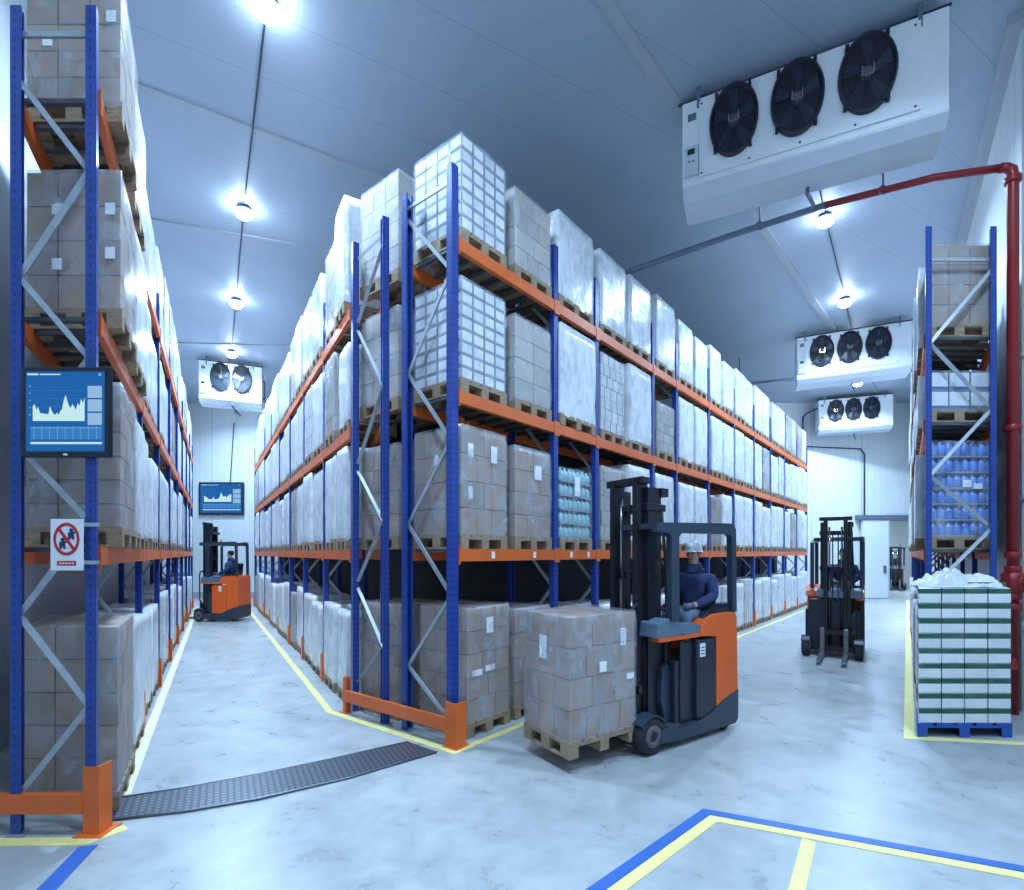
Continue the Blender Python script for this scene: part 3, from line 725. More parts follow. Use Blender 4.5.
# ------------------------------------------------------------------ coolers
def cooler(label, p, q, nf, sx, sz, fz=0.66, Hc=1.115, dep=0.62, big=False):
    p, q = V3((*p, 0)), V3((*q, 0)); L = (q - p).length; ang = math.atan2(q.y - p.y, q.x - p.x)
    zb = 7.65 - Hc
    t = thing('air_cooler', label, 'cooling unit', (p.x, p.y, zb), ang)
    a0 = 0.27 if nf == 3 else 0.3; a1 = L - 0.27; pitch = (a1 - a0 - (0.12 if nf == 3 else 0)) / nf; fc = [a0 + pitch * (k + .5) for k in range(nf)]
    # casing with round openings left to the wells behind the guards
    mb = MB(); mb.box(0, L, 0.03, dep, 0.0, Hc); mb.bevel(0.01, 2); mb.build('casing', M['case'], t)
    mb = MB().box(a0 - .06, a1 + .02, 0.005, 0.03, 0.09, Hc - 0.06); mb.build('front_panel', M['case'], t)
    for k in range(5):
        for z in (0.13, Hc - 0.1):
            MB().lathe([(0.012, 0), (0.012, -0.006), (0.004, -0.008)], (a0 - .03 + (a1 - a0) * k / 4, 0.005, z), 'y', 8).build('bolt', M['wire'], t)
    mb = MB(); mb.prism([(0, 0, 0), (0, dep, 0), (0, dep - .08, -0.17), (0, 0.12, -0.14), (0, 0.0, -0.03)], (L - 0.02, 0, 0)); mb.build('drip_tray', M['tray'], t, (0.01, 0, -0.002))
    for x in fc:
        f = MB().lathe([(1.0 * .5, 0.006), (1.0 * .5, -0.035), (.93 * .5, -0.05), (.9 * .5, -0.03), (.9 * .5, 0.004)], (0, 0, 0), 'y', 32, sx, sz).build('fan', M['fan'], t, (x, 0, fz))
        MB().lathe([(.9 * .5, 0.002), (0.001, 0.003)], (0, 0, 0), 'y', 32, sx, sz).build('fan_well', M['fanback'], f)
        MB().lathe([(0.09, 0.0), (0.09, -0.02), (0.05, -0.034), (0.0, -0.036)], (0, 0, 0), 'y', 16, sx / .7, sz / .95).build('hub', M['hub'], f)
        for b in range(5):
            th = 2 * math.pi * b / 5 + 0.3; mb = MB()
            pts = []
            for rr, dth in ((.1, -.25), (.26, -.30), (.43, -.18), (.43, .30), (.26, .28), (.1, .22)): pts.append((rr * math.cos(th + dth) * sx, -0.006 - 0.02 * (dth + .3) , rr * math.sin(th + dth) * sz))
            mb.prism(pts, (0, 0.003, 0)); mb.build('blade', M['navy'], f)
        mb = MB()
        for R in (.46, .40, .34, .28, .22, .16, .1): mb.torus((0, -0.052, 0), R, 0.004, 'y', 32, 4, sx, sz)
        for k in range(12):
            th = 2 * math.pi * k / 12; mb.rod((.09 * math.cos(th) * sx, -.052, .09 * math.sin(th) * sz), (.48 * math.cos(th) * sx, -.046, .48 * math.sin(th) * sz), 0.004, 4)
        mb.build('fan_grille', M['wire'], f)
        mb = MB().box(-0.07 * sx / .7, 0.07 * sx / .7, -0.062, -0.055, -0.055, -0.045).box(-0.075 * sx / .7, -0.06 * sx / .7, -0.062, -0.055, -0.05, 0.06).box(0.06 * sx / .7, 0.075 * sx / .7, -0.062, -0.055, -0.05, 0.06); mb.build('motor_bracket', M['chrome'], f)
        for th in (0.9, 2.3, 3.9, 5.4):
            MB().box(-.018, .018, -.05, .006, -.03, .03).build('clip', M['wire'], f, (.52 * math.cos(th) * sx, 0, .52 * math.sin(th) * sz))
    c = MB().box(0.035, 0.2, -0.02, 0.03, 0.13, 0.5).build('control_box', M['tray'], t)
    MB().box(0.07, 0.16, -0.024, -0.02, 0.39, 0.46).build('display', M['bezel'], c)
    for k in range(2): MB().lathe([(.012, 0), (.012, -.006)], (0.09 + .05 * k, -.02, .3), 'y', 8).build('button', M['signink'], c)
    MB().box(0.07, 0.17, 0.024, 0.03, 0.86, 0.95).build('rating_plate', M['greypipe'], t)
    MB().rod((-.05, .05, Hc + .02), (L + .02, .05, Hc + .02), 0.018, 8).build('hanger_bar', M['navy'], t)
    for x in (0.2, L - 0.25):
        MB().box(x - .02, x + .02, 0.02, 0.06, Hc - .12, Hc + 0.15).build('hanger', M['greypipe'], t)
    for x in (L * .45, L * .9):
        MB().rod((x, dep - .05, Hc), (x, dep - .05, Hc + .15), .012, 6).build('hanger_rod', M['greypipe'], t)
    mb = MB().tube([(L + .0, .3, .75), (L + .06, .3, .75), (L + .06, .3, .2), (L + .0, .3, .2)], .02, 8); mb.build('suction_pipe', M['black'], t)
    MB().tube([(L * .53, dep * .7, -.12), (L * .53, dep * .7, -.24), (L * .54, dep * .7, -.3), (L * .56, dep * .7 + .1, -.36)], .022, 8).build('drain_pipe', M['greypipe'], t)
    return t
cooler('large white three-fan cooling unit nearest camera, hung above the right aisle', (2.21, 6.5), (4.66, 5.31), 3, 0.56, 0.90, big=True)
cooler('white three-fan cooling unit in the middle of the right aisle ceiling', (7.75, 13.6), (10.05, 12.55), 3, 0.56, 0.84)
cooler('small-looking white three-fan cooling unit hung farthest away before back wall', (11.75, 19.15), (14.0, 18.35), 3, 0.54, 0.84)
cooler('white two-fan cooling unit at far end of the left aisle', (-9.47, 15.1), (-7.88, 15.75), 2, 0.56, 0.88)

# ------------------------------------------------------------------ lamps
def lamp(x, y, label, energy, seen=True):
    t = thing('ceiling_lamp', label, 'lamp', (x, y, H), 0, 'ceiling lamps')
    MB().lathe([(0.03, 0), (0.03, -0.03), (0.1, -0.04), (0.12, -0.08), (0.0, -0.08)], n=20).build('housing', M['greypipe'], t)
    MB().lathe([(0.11, -0.081), (0.135, -0.12), (0.12, -0.17), (0.07, -0.205), (0.0, -0.215)], n=20).build('diffuser', M['lamp'], t)
    ld = bpy.data.lights.new('lamp_light', 'AREA'); ld.shape = 'DISK'; ld.size = 0.36; ld.energy = energy; ld.color = (0.50, 0.73, 1.0); ld.spread = math.radians(150)
    lo_ = bpy.data.objects.new('lamp_light', ld); COL.objects.link(lo_); lo_.parent = t; lo_.location = (0, 0, -0.23)
E = 245
LL = [(-2.65, 5.41), (-4.64, 8.65), (-6.51, 11.8), (-8.3, 14.8), (-10.1, 17.6)]  # last one is added, hidden by the cooler, to brighten the back wall
for (x, y), n in zip(LL, ('nearest, at top edge of picture', 'second', 'third', 'fourth, before the cooling unit', 'last, behind the cooling unit')): lamp(x, y, 'glowing ceiling lamp over the left aisle, ' + n + ' in its row', E * (1.35 if n[0] == 'l' else 1))
RR = [(5.55, 8.86), (7.83, 11.75), (9.95, 14.5), (12.0, 17.35)]
for (x, y), n in zip(RR, ('nearest, below the red pipe', 'second, above middle cooling unit', 'third, behind middle cooling unit', 'last, between the two far cooling units')): lamp(x, y, 'glowing ceiling lamp over the right aisle, ' + n, E * (1.7 if n[0] == 'l' else 1))
# unseen lamps added overhead, out of the frame, to light the foreground
for k, (x, y, q) in enumerate([(-0.7, 2.2, .7), (3.3, 2.9, .9), (0.9, -1.4, .35), (3.2, -1.4, .35)]): lamp(x, y, 'added ceiling lamp overhead outside the picture, ' + ORD[k] + ' behind the camera row', E * q)
def conduit(pts, label, m, r=0.011):
    tag(MB().tube(pts, r, 6).build('conduit', m), label, 'conduit')
conduit([(x, y, H - 0.03) for x, y in [(-2.2, 4.6)] + LL], 'thin dark conduit joining ceiling lamps over the left aisle', M['navy'])
conduit([(x, y, H - 0.03) for x, y in [(4.2, 7.1)] + RR], 'thin dark conduit joining ceiling lamps over the right aisle', M['navy'])
ld = bpy.data.lights.new('annex_light', 'AREA'); ld.size = 1.2; ld.energy = 260; ld.color = (0.6, 0.82, 1.0)
lo_ = bpy.data.objects.new('annex_light', ld); COL.objects.link(lo_); lo_.location = (17.8, 22.6, 3.9)

# ------------------------------------------------------------------ pipes
t = thing('sprinkler_pipe', 'red fire pipe with valve rising beside right wall and crossing under big cooler', 'pipe', (5.61, 5.60, 0))
px, py = 5.61, 5.60
J = lambda pts: [(x - px, y - py, z) for x, y, z in pts]
MB().tube(J([(5.61, 5.6, 0), (5.61, 5.6, 6.02), (5.6, 5.6, 6.09), (5.56, 5.62, 6.13), (5.5, 5.64, 6.14)]), 0.052, 12).build('riser', M['red'], t)
MB().tube(J([(5.5, 5.64, 6.14), (4.95, 5.86, 6.2), (4.05, 6.47, 6.3)]), 0.042, 10).build('cross_pipe', M['red'], t)
MB().tube(J([(4.05, 6.47, 6.3), (3.1, 7.05, 6.28), (1.95, 7.85, 6.26), (0.9, 8.7, 6.24)]), 0.042, 10).build('cross_pipe', M['greypipe'], t)
for z in (5.98, 3.2, 1.78, 1.62, 1.32, 1.2):
    MB().lathe([(.07, -.035), (.075, -.03), (.075, .03), (.07, .035)], (0, 0, z), n=14).build('coupling', M['red'], t)
MB().lathe([(.055, 1.34), (.1, 1.38), (.1, 1.56), (.055, 1.6)], n=14).build('valve_body', M['red'], t)
MB().torus((0, -.16, 1.46), .09, .012, 'y', 20, 6).rod((0, -.05, 1.46), (0, -.17, 1.46), .018).build('valve_wheel', M['red'], t)
MB().tube([(0, 0, .62), (-.05, -.03, .6), (-.12, -.1, .58), (-.2, -.2, .58)], .045, 10).build('branch_pipe', M['red'], t)
for (x, y, z) in [(4.55, 6.13, 6.25), (3.4, 6.86, 6.29)]:
    MB().rod((x - px, y - py, z), (x - px, y - py, H - .01), .012, 6).build('hanger_rod', M['greypipe'], t)
    MB().torus((x - px, y - py, z), .052, .01, 'y', 16, 6).build('hanger_ring', M['greypipe'], t)
for z in (4.0, 2.4): MB().rod((0, 0, z), (.18, .02, z), .012, 6).build('wall_clamp', M['steel'], t)
t = thing('sprinkler_pipe', 'grey and red pipe crossing the ceiling below middle cooling unit', 'pipe', (7.0, 15.2, 7.0))
MB().tube([(-2.5, 1.3, 0), (0, 0.2, 0), (2.3, -.5, 0)], .045, 8).build('cross_pipe', M['greypipe'], t)
MB().tube([(2.3, -.5, 0), (5.2, -1.2, 0)], .045, 8).build('cross_pipe', M['red'], t)
for x, y in ((0, .2), (2.3, -.5), (4.6, -1.05)): MB().rod((x, y, 0), (x, y, .79), .014, 6).build('hanger_rod', M['navy'], t)
conduit([(11.6, 19.0, 7.3), (11.6, 19.75, 7.3), (11.6, 19.93, 7.2), (11.6, 19.93, 6.05), (13.9, 19.93, 5.95), (14.05, 19.93, 5.75), (14.05, 19.93, 1.58)], 'thin conduit dropping down the back wall beside the sliding door', M['navy'], 0.03)
t = thing('pull_switch', 'small red pull switch hanging on the conduit beside sliding door', 'switch', (14.05, 19.93, 1.35))
MB().lathe([(.05, 0), (.06, .02), (.06, .18), (.03, .22)], n=10).build('switch_body', M['red'], t); MB().rod((0, 0, -.12), (0, 0, 0), .015, 6).build('pull_cord', M['wire'], t)
conduit([(-8.65, 15.4, 6.4), (-8.6, 15.5, 6.25), (-8.7, 16, 6.2)], 'short bent drain conduit below the left aisle cooling unit', M['navy'], 0.03)
conduit([(-11.1, 19.96, 7.0), (-11.25, 19.96, 4.64)], 'thin cable dropping to the far wall monitor', M['navy'], 0.018)

# ------------------------------------------------------------------ door in the back wall
d = MB().box(13.9, 14.95, 19.82, 19.92, 0.02, DH).build('door_1', M['case']); d['kind'] = 'structure'
MB().box(14.90, 14.95, 19.80, 19.82, 0.02, DH).build('door_edge', M['tray'], d)
MB().box(14.72, 14.80, 19.76, 19.82, 1.0, 1.3).build('door_handle', M['steel'], d)
r_ = struct('trim_6', MB().box(13.7, 16.3, 19.78, 19.97, DH + .02, DH + .2), M['greypipe'])
struct('trim_7', MB().box(DX0 - .06, DX0, 19.95, 20.25, 0, DH), M['curb'])
struct('trim_8', MB().box(DX0, DX1, 19.95, 20.25, DH, DH + .3), M['tray'])

# ------------------------------------------------------------------ monitors and sign
def monitor(label, loc, w, h, dep=0.05, big=True):
    t = thing('monitor', label, 'monitor', loc)
    MB().box(-w / 2, w / 2, 0, dep, 0, h).bevel(0.006, 2).build('case', M['bezel'], t)
    b = 0.03 * h / .56; e = 0.001
    s = MB().box(-w / 2 + b, w / 2 - b, -0.003, 0.001, b * 1.2, h - b).build('screen', M['screen'], t)
    W, Hh = w - 2 * b, h - 2.2 * b; X0, Z0 = -w / 2 + b, b * 1.2
    P = lambda u, v: (X0 + W * u, Z0 + Hh * v)
    def rect(u0, u1, v0, v1, m, name, y=-.0045):
        (x0, z0), (x1, z1) = P(u0, v0), P(u1, v1); MB().box(x0, x1, y, -.0029, z0, z1).build(name, m, s)
    rect(.02, .16, .955, .975, M['s_white'], 'header_text'); rect(.18, .44, .957, .97, M['s_white'], 'header_text'); rect(.93, .96, .945, .98, M['s_line'], 'header_icon')
    g = random.Random(3); n = 46; pts = [(*P(.09, .38),)]
    prof = [.3, .34, .22, .28, .18, .14, .16, .13, .15, .12, .3, .2, .14, .12, .17, .12, .2, .24, .42, .52, .4, .3, .26, .34, .28, .22, .36, .3, .44, .36, .46]
    for k, q in enumerate(prof):
        x, z = P(.09 + .66 * k / (len(prof) - 1), .38 + q * .62); pts.append((x, z))
    pts.append((*P(.75, .38),))
    MB().prism([(x, -.0035, z) for x, z in pts], (0, -.001, 0)).build('chart_area', M['s_white'], s)
    for v in (.46, .56, .66, .76): rect(.06, .77, v, v + .004, M['screen2'], 'grid_line', -.0032)
    for k in range(5): rect(.045, .06, .45 + .09 * k, .465 + .09 * k, M['s_line'], 'axis_text')
    for k in range(3): rect(.79, .97, .33 + .17 * k, .48 + .17 * k, M['s_pale'], 'side_tile')
    rect(.06, .97, .15, .31, M['screen2'], 'table_panel', -.0034)
    for k in range(9): rect(.1 + .1 * k, .105 + .1 * k, .15, .31, M['s_line'], 'table_rule', -.004)
    rect(.06, .97, .29, .297, M['s_line'], 'table_rule', -.004); rect(.06, .97, .09, .115, M['s_white'], 'progress_bar')
    MB().box(-.012, .012, -.003, 0, b * .35, b * .75).build('badge', M['s_pale'], t)
    return t
t = monitor('large monitor with white graph on blue screen, fixed to left rack end', (-2.795, 3.13, 2.40), 0.55, 0.565, .03)
MB().box(-.1, .1, .03, .08, .2, .36).build('wall_bracket', M['black'], t)
t = monitor('distant monitor with white graph hanging on the far back wall', (-11.58, 19.9, 3.32), 1.78, 1.3, .07)
MB().box(-.3, .3, .07, .095, .4, .9).build('wall_bracket', M['black'], t)
t = thing('warning_sign', 'white prohibition sign with red struck-through circle on left rack end', 'sign', (-2.81, 3.155, 1.69))
MB().box(-.102, .102, 0, .006, 0, .325).build('board', M['paper'], t)
mb = MB().lathe([(.070, 0.001), (.070, -.003), (.086, -.003), (.086, 0.001)], (0, 0, .198), 'y', 36, .95, 1.2); mb.build('red_ring', M['signred'], t)
MB().prism([(-.058, -.0015, .262), (-.046, -.0015, .275), (.058, -.0015, .134), (.046, -.0015, .121)], (0, -.003, 0)).build('red_bar', M['signred'], t)
for (x, z) in [(-.025, .165), (.03, .225)]:
    mb = MB(); mb.lathe([(.013, .0), (.013, -.002)], (x, 0, z + .028), 'y', 10); mb.build('pictogram', M['signink'], t)
    mb = MB().prism([(x - .02, -.0005, z - .03), (x - .006, -.0005, z - .03), (x, -.0005, z - .012), (x + .006, -.0005, z - .03), (x + .02, -.0005, z - .03), (x + .016, -.0005, z + .006), (x + .028, -.0005, z + .012), (x + .022, -.0005, z + .02), (x - .022, -.0005, z + .014)], (0, -.0015, 0)); mb.build('pictogram', M['signink'], t)
MB().box(-.06, .06, -.0015, 0, .03, .06).build('caption_bar', M['signred'], t)
for k in range(5): MB().box(-.046 + .02 * k, -.032 + .02 * k, -.0022, -.0014, .041, .049).build('caption_mark', M['paper'], t)
for z in (.05, .29): MB().box(-.02, .2, .006, .012, z - .012, z + .012).build('mounting_clip', M['galv'], t)

# ------------------------------------------------------------------ reach trucks
def truck(label, loc, rz, orange_side=False, forks_z=0.06, mast_h=2.5, beacon=False):
    """local: x to the rear, near side y<0, ground z 0. Mast at x 0..0.3"""
    t = thing('reach_truck', label, 'forklift', (*loc, 0), rz)
    y0, y1 = -.45, .45
    # base and skirt
    side = [(.34, .06), (1.24, .06), (1.285, .1), (1.29, .40), (1.2, .375), (1.05, .335), (.92, .275), (.8, .225), (.62, .19), (.34, .18)]
    mb = MB(); mb.prism([(x, y0, z) for x, z in side], (0, .9, 0)); mb.build('chassis', M['navy'], t)
    for s in (-1, 1):
        ya, yb = (y0, y0 + .13) if s < 0 else (y1 - .13, y1)
        mb = MB(); mb.prism([(x, ya, z) for x, z in [(.1, .09), (.345, .06), (.345, .19), (.2, .215), (.1, .21)]], (0, yb - ya, 0)); mb.build('straddle_leg', M['navy'], t)
        w = MB().lathe([(.06, .055), (.14, .06), (.165, .045), (.168, 0), (.165, -.045), (.14, -.06), (.1, -.056), (.06, -.06)], (0, 0, 0), 'y', 28).build('front_wheel', M['rubber'], t, (0.0, ya + .065, .168))
        MB().lathe([(.1, -.052), (.098, -.064), (.05, -.068), (.045, -.058), (.0, -.06)], (0, 0, 0), 'y', 20).build('wheel_hub', M['hub'], w)
        for k in range(5):
            a = k * 1.2566; MB().lathe([(.009, -.062), (.009, -.072)], (.072 * math.cos(a), 0, .072 * math.sin(a)), 'y', 6).build('wheel_nut', M['steel'], w)
        mb = MB(); pts = [(.19 * math.cos(a), .19 * math.sin(a)) for a in [math.radians(d) for d in range(35, 150, 12)]]; inn = [(.176 * math.cos(a), .176 * math.sin(a)) for a in [math.radians(d) for d in range(35, 150, 12)]][::-1]
        mb.prism([(x, ya, z + .168) for x, z in pts + inn], (0, .13, 0)); mb.build('wheel_fender', M['navy'], t)
    rw = MB().lathe([(.03, .05), (.09, .05), (.1, .03), (.1, -.03), (.09, -.05), (.03, -.05)], (0, 0, 0), 'y', 20).build('rear_wheel', M['rubber'], t, (1.12, y0 + .09, .1))
    # battery compartment
    body_m = M['orange_t'] if orange_side else M['dark']
    mb = MB().box(.36, .93, y0 + .06, y1 - .02, .17, .78); mb.bevel(.012, 2); mb.build('battery_box', M['dark'], t)
    MB().box(.42, .60, y0 + .045, y0 + .062, .22, .95).build('side_panel', body_m, t)
    pz = MB().prism([(x, y0 + .005, z) for x, z in [(.61, .22), (.7, .215), (.83, .25), (.905, .29), (.905, .965), (.61, .965)]], (0, .06, 0)).build('battery_door', body_m, t)
    lb = MB().box(.66, .74, y0 + .001, y0 + .006, .8, .93).build('data_label', M['paper'], pz)
    for k in range(3): MB().box(.675, .725, y0 - .001, y0 + .0012, .825 + .03 * k, .835 + .03 * k).build('label_text', M['ink'], lb)
    mb = MB().box(.1, .36, y0 + .2, y1 - .1, .12, .98); mb.build('front_bulkhead', M['dark'], t)
    MB().box(.2, .40, y0 + .03, y0 + .2, .185, .2).build('step_plate', M['steel'], t)
    # orange rear body
    side = [(.92, .285), (1.05, .34), (1.2, .38), (1.285, .405), (1.265, 1.14), (1.235, 1.195), (1.1, 1.205), (.86, 1.195), (.76, 1.16), (.69, 1.09), (.655, 1.0), (.92, .985)]
    mb = MB(); mb.prism([(x, y0, z) for x, z in side], (0, .9, 0)); mb.bevel(.008, 2); mb.build('rear_body', M['orange_t'], t)
    # cab floor / dash
    mb = MB(); mb.prism([(x, y0 + .02, z) for x, z in [(.06, 1.03), (.42, 1.03), (.44, 1.13), (.36, 1.17), (.22, 1.2), (.08, 1.16)]], (0, .66, 0)); mb.bevel(.01, 2); mb.build('dashboard', M['grey_t'], t)
    mb = MB(); mb.prism([(x, y0 + .02, z) for x, z in [(.43, .99), (.66, .99), (.72, 1.1), (.56, 1.13), (.43, 1.14)]], (0, .07, 0)); mb.bevel(.008, 2); mb.build('side_sill', M['grey_t'], t)
    MB().box(.08, .66, y0 + .01, y0 + .10, .995, 1.03).build('trim_strip', M['orange_t'], t)
    MB().torus((0, 0, 0), .1, .013, 'z', 22, 8).build('steering_wheel', M['black'], t, (.36, -.12, 1.27))
    MB().rod((.36, -.12, 1.12), (.36, -.12, 1.275), .02, 10).build('steering_column', M['black'], t)
    for k in range(3): 
        lv = MB().rod((.3 + .05 * k, -.28, 1.15), (.29 + .05 * k, -.29, 1.26), .007, 6).build('control_lever', M['chrome'], t); MB().lathe([(.0, -.016), (.015, -.006), (.015, .006), (.0, .016)], (.29 + .05 * k, -.29, 1.265), n=8).build('lever_knob', M['black'], lv)
    mb = MB(); mb.prism([(x, y0 + .03, z) for x, z in [(.7, 1.09), (.78, 1.17), (.9, 1.205), (1.24, 1.205), (1.26, 1.29), (1.1, 1.285), (.92, 1.245), (.8, 1.205)]], (0, .12, 0)); mb.bevel(.01, 2); mb.build('armrest', M['dark'], t)
    mb = MB().box(.72, 1.04, -.3, .18, 1.08, 1.2); mb.bevel(.03, 3); mb.build('seat_cushion', M['black'], t)
    mb = MB(); mb.prism([(x, -.3, z) for x, z in [(1.04, 1.15), (1.12, 1.15), (1.17, 1.5), (1.12, 1.53), (1.08, 1.5)]], (0, .48, 0)); mb.bevel(.02, 2); mb.build('seat_back', M['black'], t)
    # overhead guard: two side frames and roof bars
    for s in (-1, 1):
        ya = y0 if s < 0 else y1 - .06
        fr = [(.04, 1.99), (.2, 1.985), (.235, 1.95), (.24, 1.17), (.35, 1.17), (.345, 1.95), (.385, 1.985), (1.13, 1.99), (1.175, 1.96), (1.19, 1.2), (1.262, 1.2), (1.25, 2.04), (1.22, 2.085), (1.15, 2.1), (.04, 2.075)]
        if s > 0: ya = y1 - .16; fr = [(max(x, .32 + (.06 if 0.3 < x < .5 else 0)), z) if x < .5 else (x, z) for x, z in fr if x != .04]
        mb = MB(); mb.prism([(x, ya, z) for x, z in fr], (0, .06, 0)); mb.build('guard_frame', M['navy'], t)
    for x in (.05, .3, .5, .7, .9, 1.1): MB().box(x, x + .07, y0 + .06, (y1 - .16 if x > .25 else .0), 2.02, 2.07).build('roof_bar', M['navy'], t)
    # mast
    for s in (-1, 1):
        yc = -.05 + s * .19
        for k, (xa, xb, wid, h) in enumerate([(.12, .30, .075, mast_h * .965), (.03, .17, .06, mast_h)]):
            yo = yc + s * (.0 if k == 0 else -.045)
            f = wid / 2; mb = MB()
            mb.prism([(xa, yo - f, .1), (xb, yo - f, .1), (xb, yo + f, .1), (xb - .02, yo + f, .1), (xb - .02, yo - f * .3 * s, .1), (xa + .02, yo - f * .3 * s, .1), (xa + .02, yo + f, .1), (xa, yo + f, .1)], (0, 0, h - .1)); mb.build('mast_rail', M['black'], t)
        MB().rod((.1, yc - s * .1, .15), (.1, yc - s * .1, mast_h * .62), .028, 12).build('lift_cylinder', M['black'], t)
        MB().rod((.1, yc - s * .1, mast_h * .62), (.1, yc - s * .1, mast_h * .93), .016, 10).build('piston_rod', M['chrome'], t)
        MB().box(.06, .075, yc - s * .15 - .01, yc - s * .15 + .01, .3, mast_h * .9).build('lift_chain', M['rubber'], t)
    for (z, xa, xb) in ((mast_h - .06, .04, .13), (mast_h * .965 - .22, .1, .36), (mast_h * .62, .12, .3), (.2, .1, .3)):
        mb = MB().box(xa, xb, -.29, .19, z, z + .07); mb.bevel(.008, 1); mb.build('cross_member', M['black'], t)
    MB().box(.28, .38, -.30, -.2, mast_h * .965 - .08, mast_h * .965).build('hose_pulley_bracket', M['black'], t)
    MB().tube([(.33, -.28, .6), (.36, -.30, 1.0), (.35, -.29, 1.7), (.31, -.27, 2.25)], .016, 6).build('hydraulic_hose', M['rubber'], t)
    MB().tube([(-.0, -.22, .5), (-.06, -.25, .55), (-.07, -.25, 1.2), (-.05, -.24, 1.3), (.03, -.22, 1.32)], .02, 8).build('hydraulic_hose', M['rubber'], t)
    mb = MB(); mb.prism([(x, -.33, z) for x, z in [(.3, .2), (.46, .2), (.42, .35), (.37, .5), (.36, .72), (.32, .76), (.26, .72), (.24, .4)]], (0, .06, 0)); mb.bevel(.006, 1); mb.build('reach_arm', M['navy'], t)
    # carriage and forks
    fz = forks_z
    cr = MB().box(-.03, .02, -.30, .2, fz + .34, fz + .42).build('fork_carriage', M['black'], t)
    MB().box(-.03, .02, -.30, .2, fz + .08, fz + .15).build('carriage_bar', M['black'], cr)
    for y in (-.24, .1): MB().box(-.03, .02, y, y + .06, fz + .15, fz + .34).build('carriage_bar', M['black'], cr)
    for y in (-.24, .1):
        mb = MB(); mb.prism([(x, y, z) for x, z in [(-.035, fz + .45), (-.075, fz + .45), (-.08, fz + .035), (-.8, fz + .018), (-.84, fz + .004), (-.06, fz), (-.035, fz + .03)]], (0, .07, 0)); mb.bevel(.004, 1); mb.build('fork', M['steel'], t)
    if beacon:
        MB().lathe([(.035, 0), (.04, .02), (.035, .09), (.0, .11)], n=12).build('beacon', M['amber'], t, (.5, 0, 2.07))
    return t

F = V3((.83, .557, 0)); Wv = V3((-.557, .83, 0))
base = V3((1.26, 4.43, 0)) + Wv * .45
TA = math.atan2(F.y, F.x)
truck('near orange and dark reach truck lifting a brown pallet load, driver in white helmet', base.xy, TA, forks_z=0.17)
T2 = V3((-8.2, 13.4, 0)); t2 = truck('orange reach truck standing side-on at the far end of left aisle', T2.xy, math.radians(4), orange_side=True, mast_h=2.6, beacon=True); t2.scale = (.78, .85, 1)
T3 = V3((5.5, 8.6, 0)); TA3 = math.radians(54); truck('dark reach truck facing the camera with lowered forks in right aisle', T3.xy, TA3, mast_h=2.42)
T4 = V3((18.5, 24.2, 0)); truck('reach truck parked beyond the open doorway in the back wall', T4.xy, math.radians(60), orange_side=True, mast_h=2.1)

# load on the near truck's forks
def local(T, ang, x, y, z=0): return (T.x + math.cos(ang) * x - math.sin(ang) * y, T.y + math.sin(ang) * x + math.cos(ang) * y, z)
BT = Basis('T', (math.cos(TA), math.sin(TA)), (-math.sin(TA), math.cos(TA)))
c = local(base, TA, -.50, -.03, 0.13)
load(BT, c, 'brown', 0.77, 0.61, 1.01, 'brown wrapped carton load raised on the forks of the near truck', None, near=True, layers=4, nx=4, ny=3, seed=1,
     labels=[('u', .74, .72, .07, .15), ('e', .46, .62, .1, .2), ('u', .42, .52, .08, .09), ('u', .84, .42, .09, .05)])

# ------------------------------------------------------------------ people
def skin_obj(name, verts, edges, radii, m, parent=None, loc=(0, 0, 0), rz=0, sub=2, root=0):
    me = bpy.data.meshes.new(name); me.from_pydata(verts, edges, []); me.materials.append(m)
    o = link(name, me, parent, loc, rz)
    md = o.modifiers.new('Skin', 'SKIN'); md.use_smooth_shade = True
    sv = me.skin_vertices[0].data
    for i, r in enumerate(radii):
        sv[i].radius = r if isinstance(r, tuple) else (r, r); sv[i].use_root = (i == root)
    ss = o.modifiers.new('Sub', 'SUBSURF'); ss.levels = sub; ss.render_levels = sub
    return o

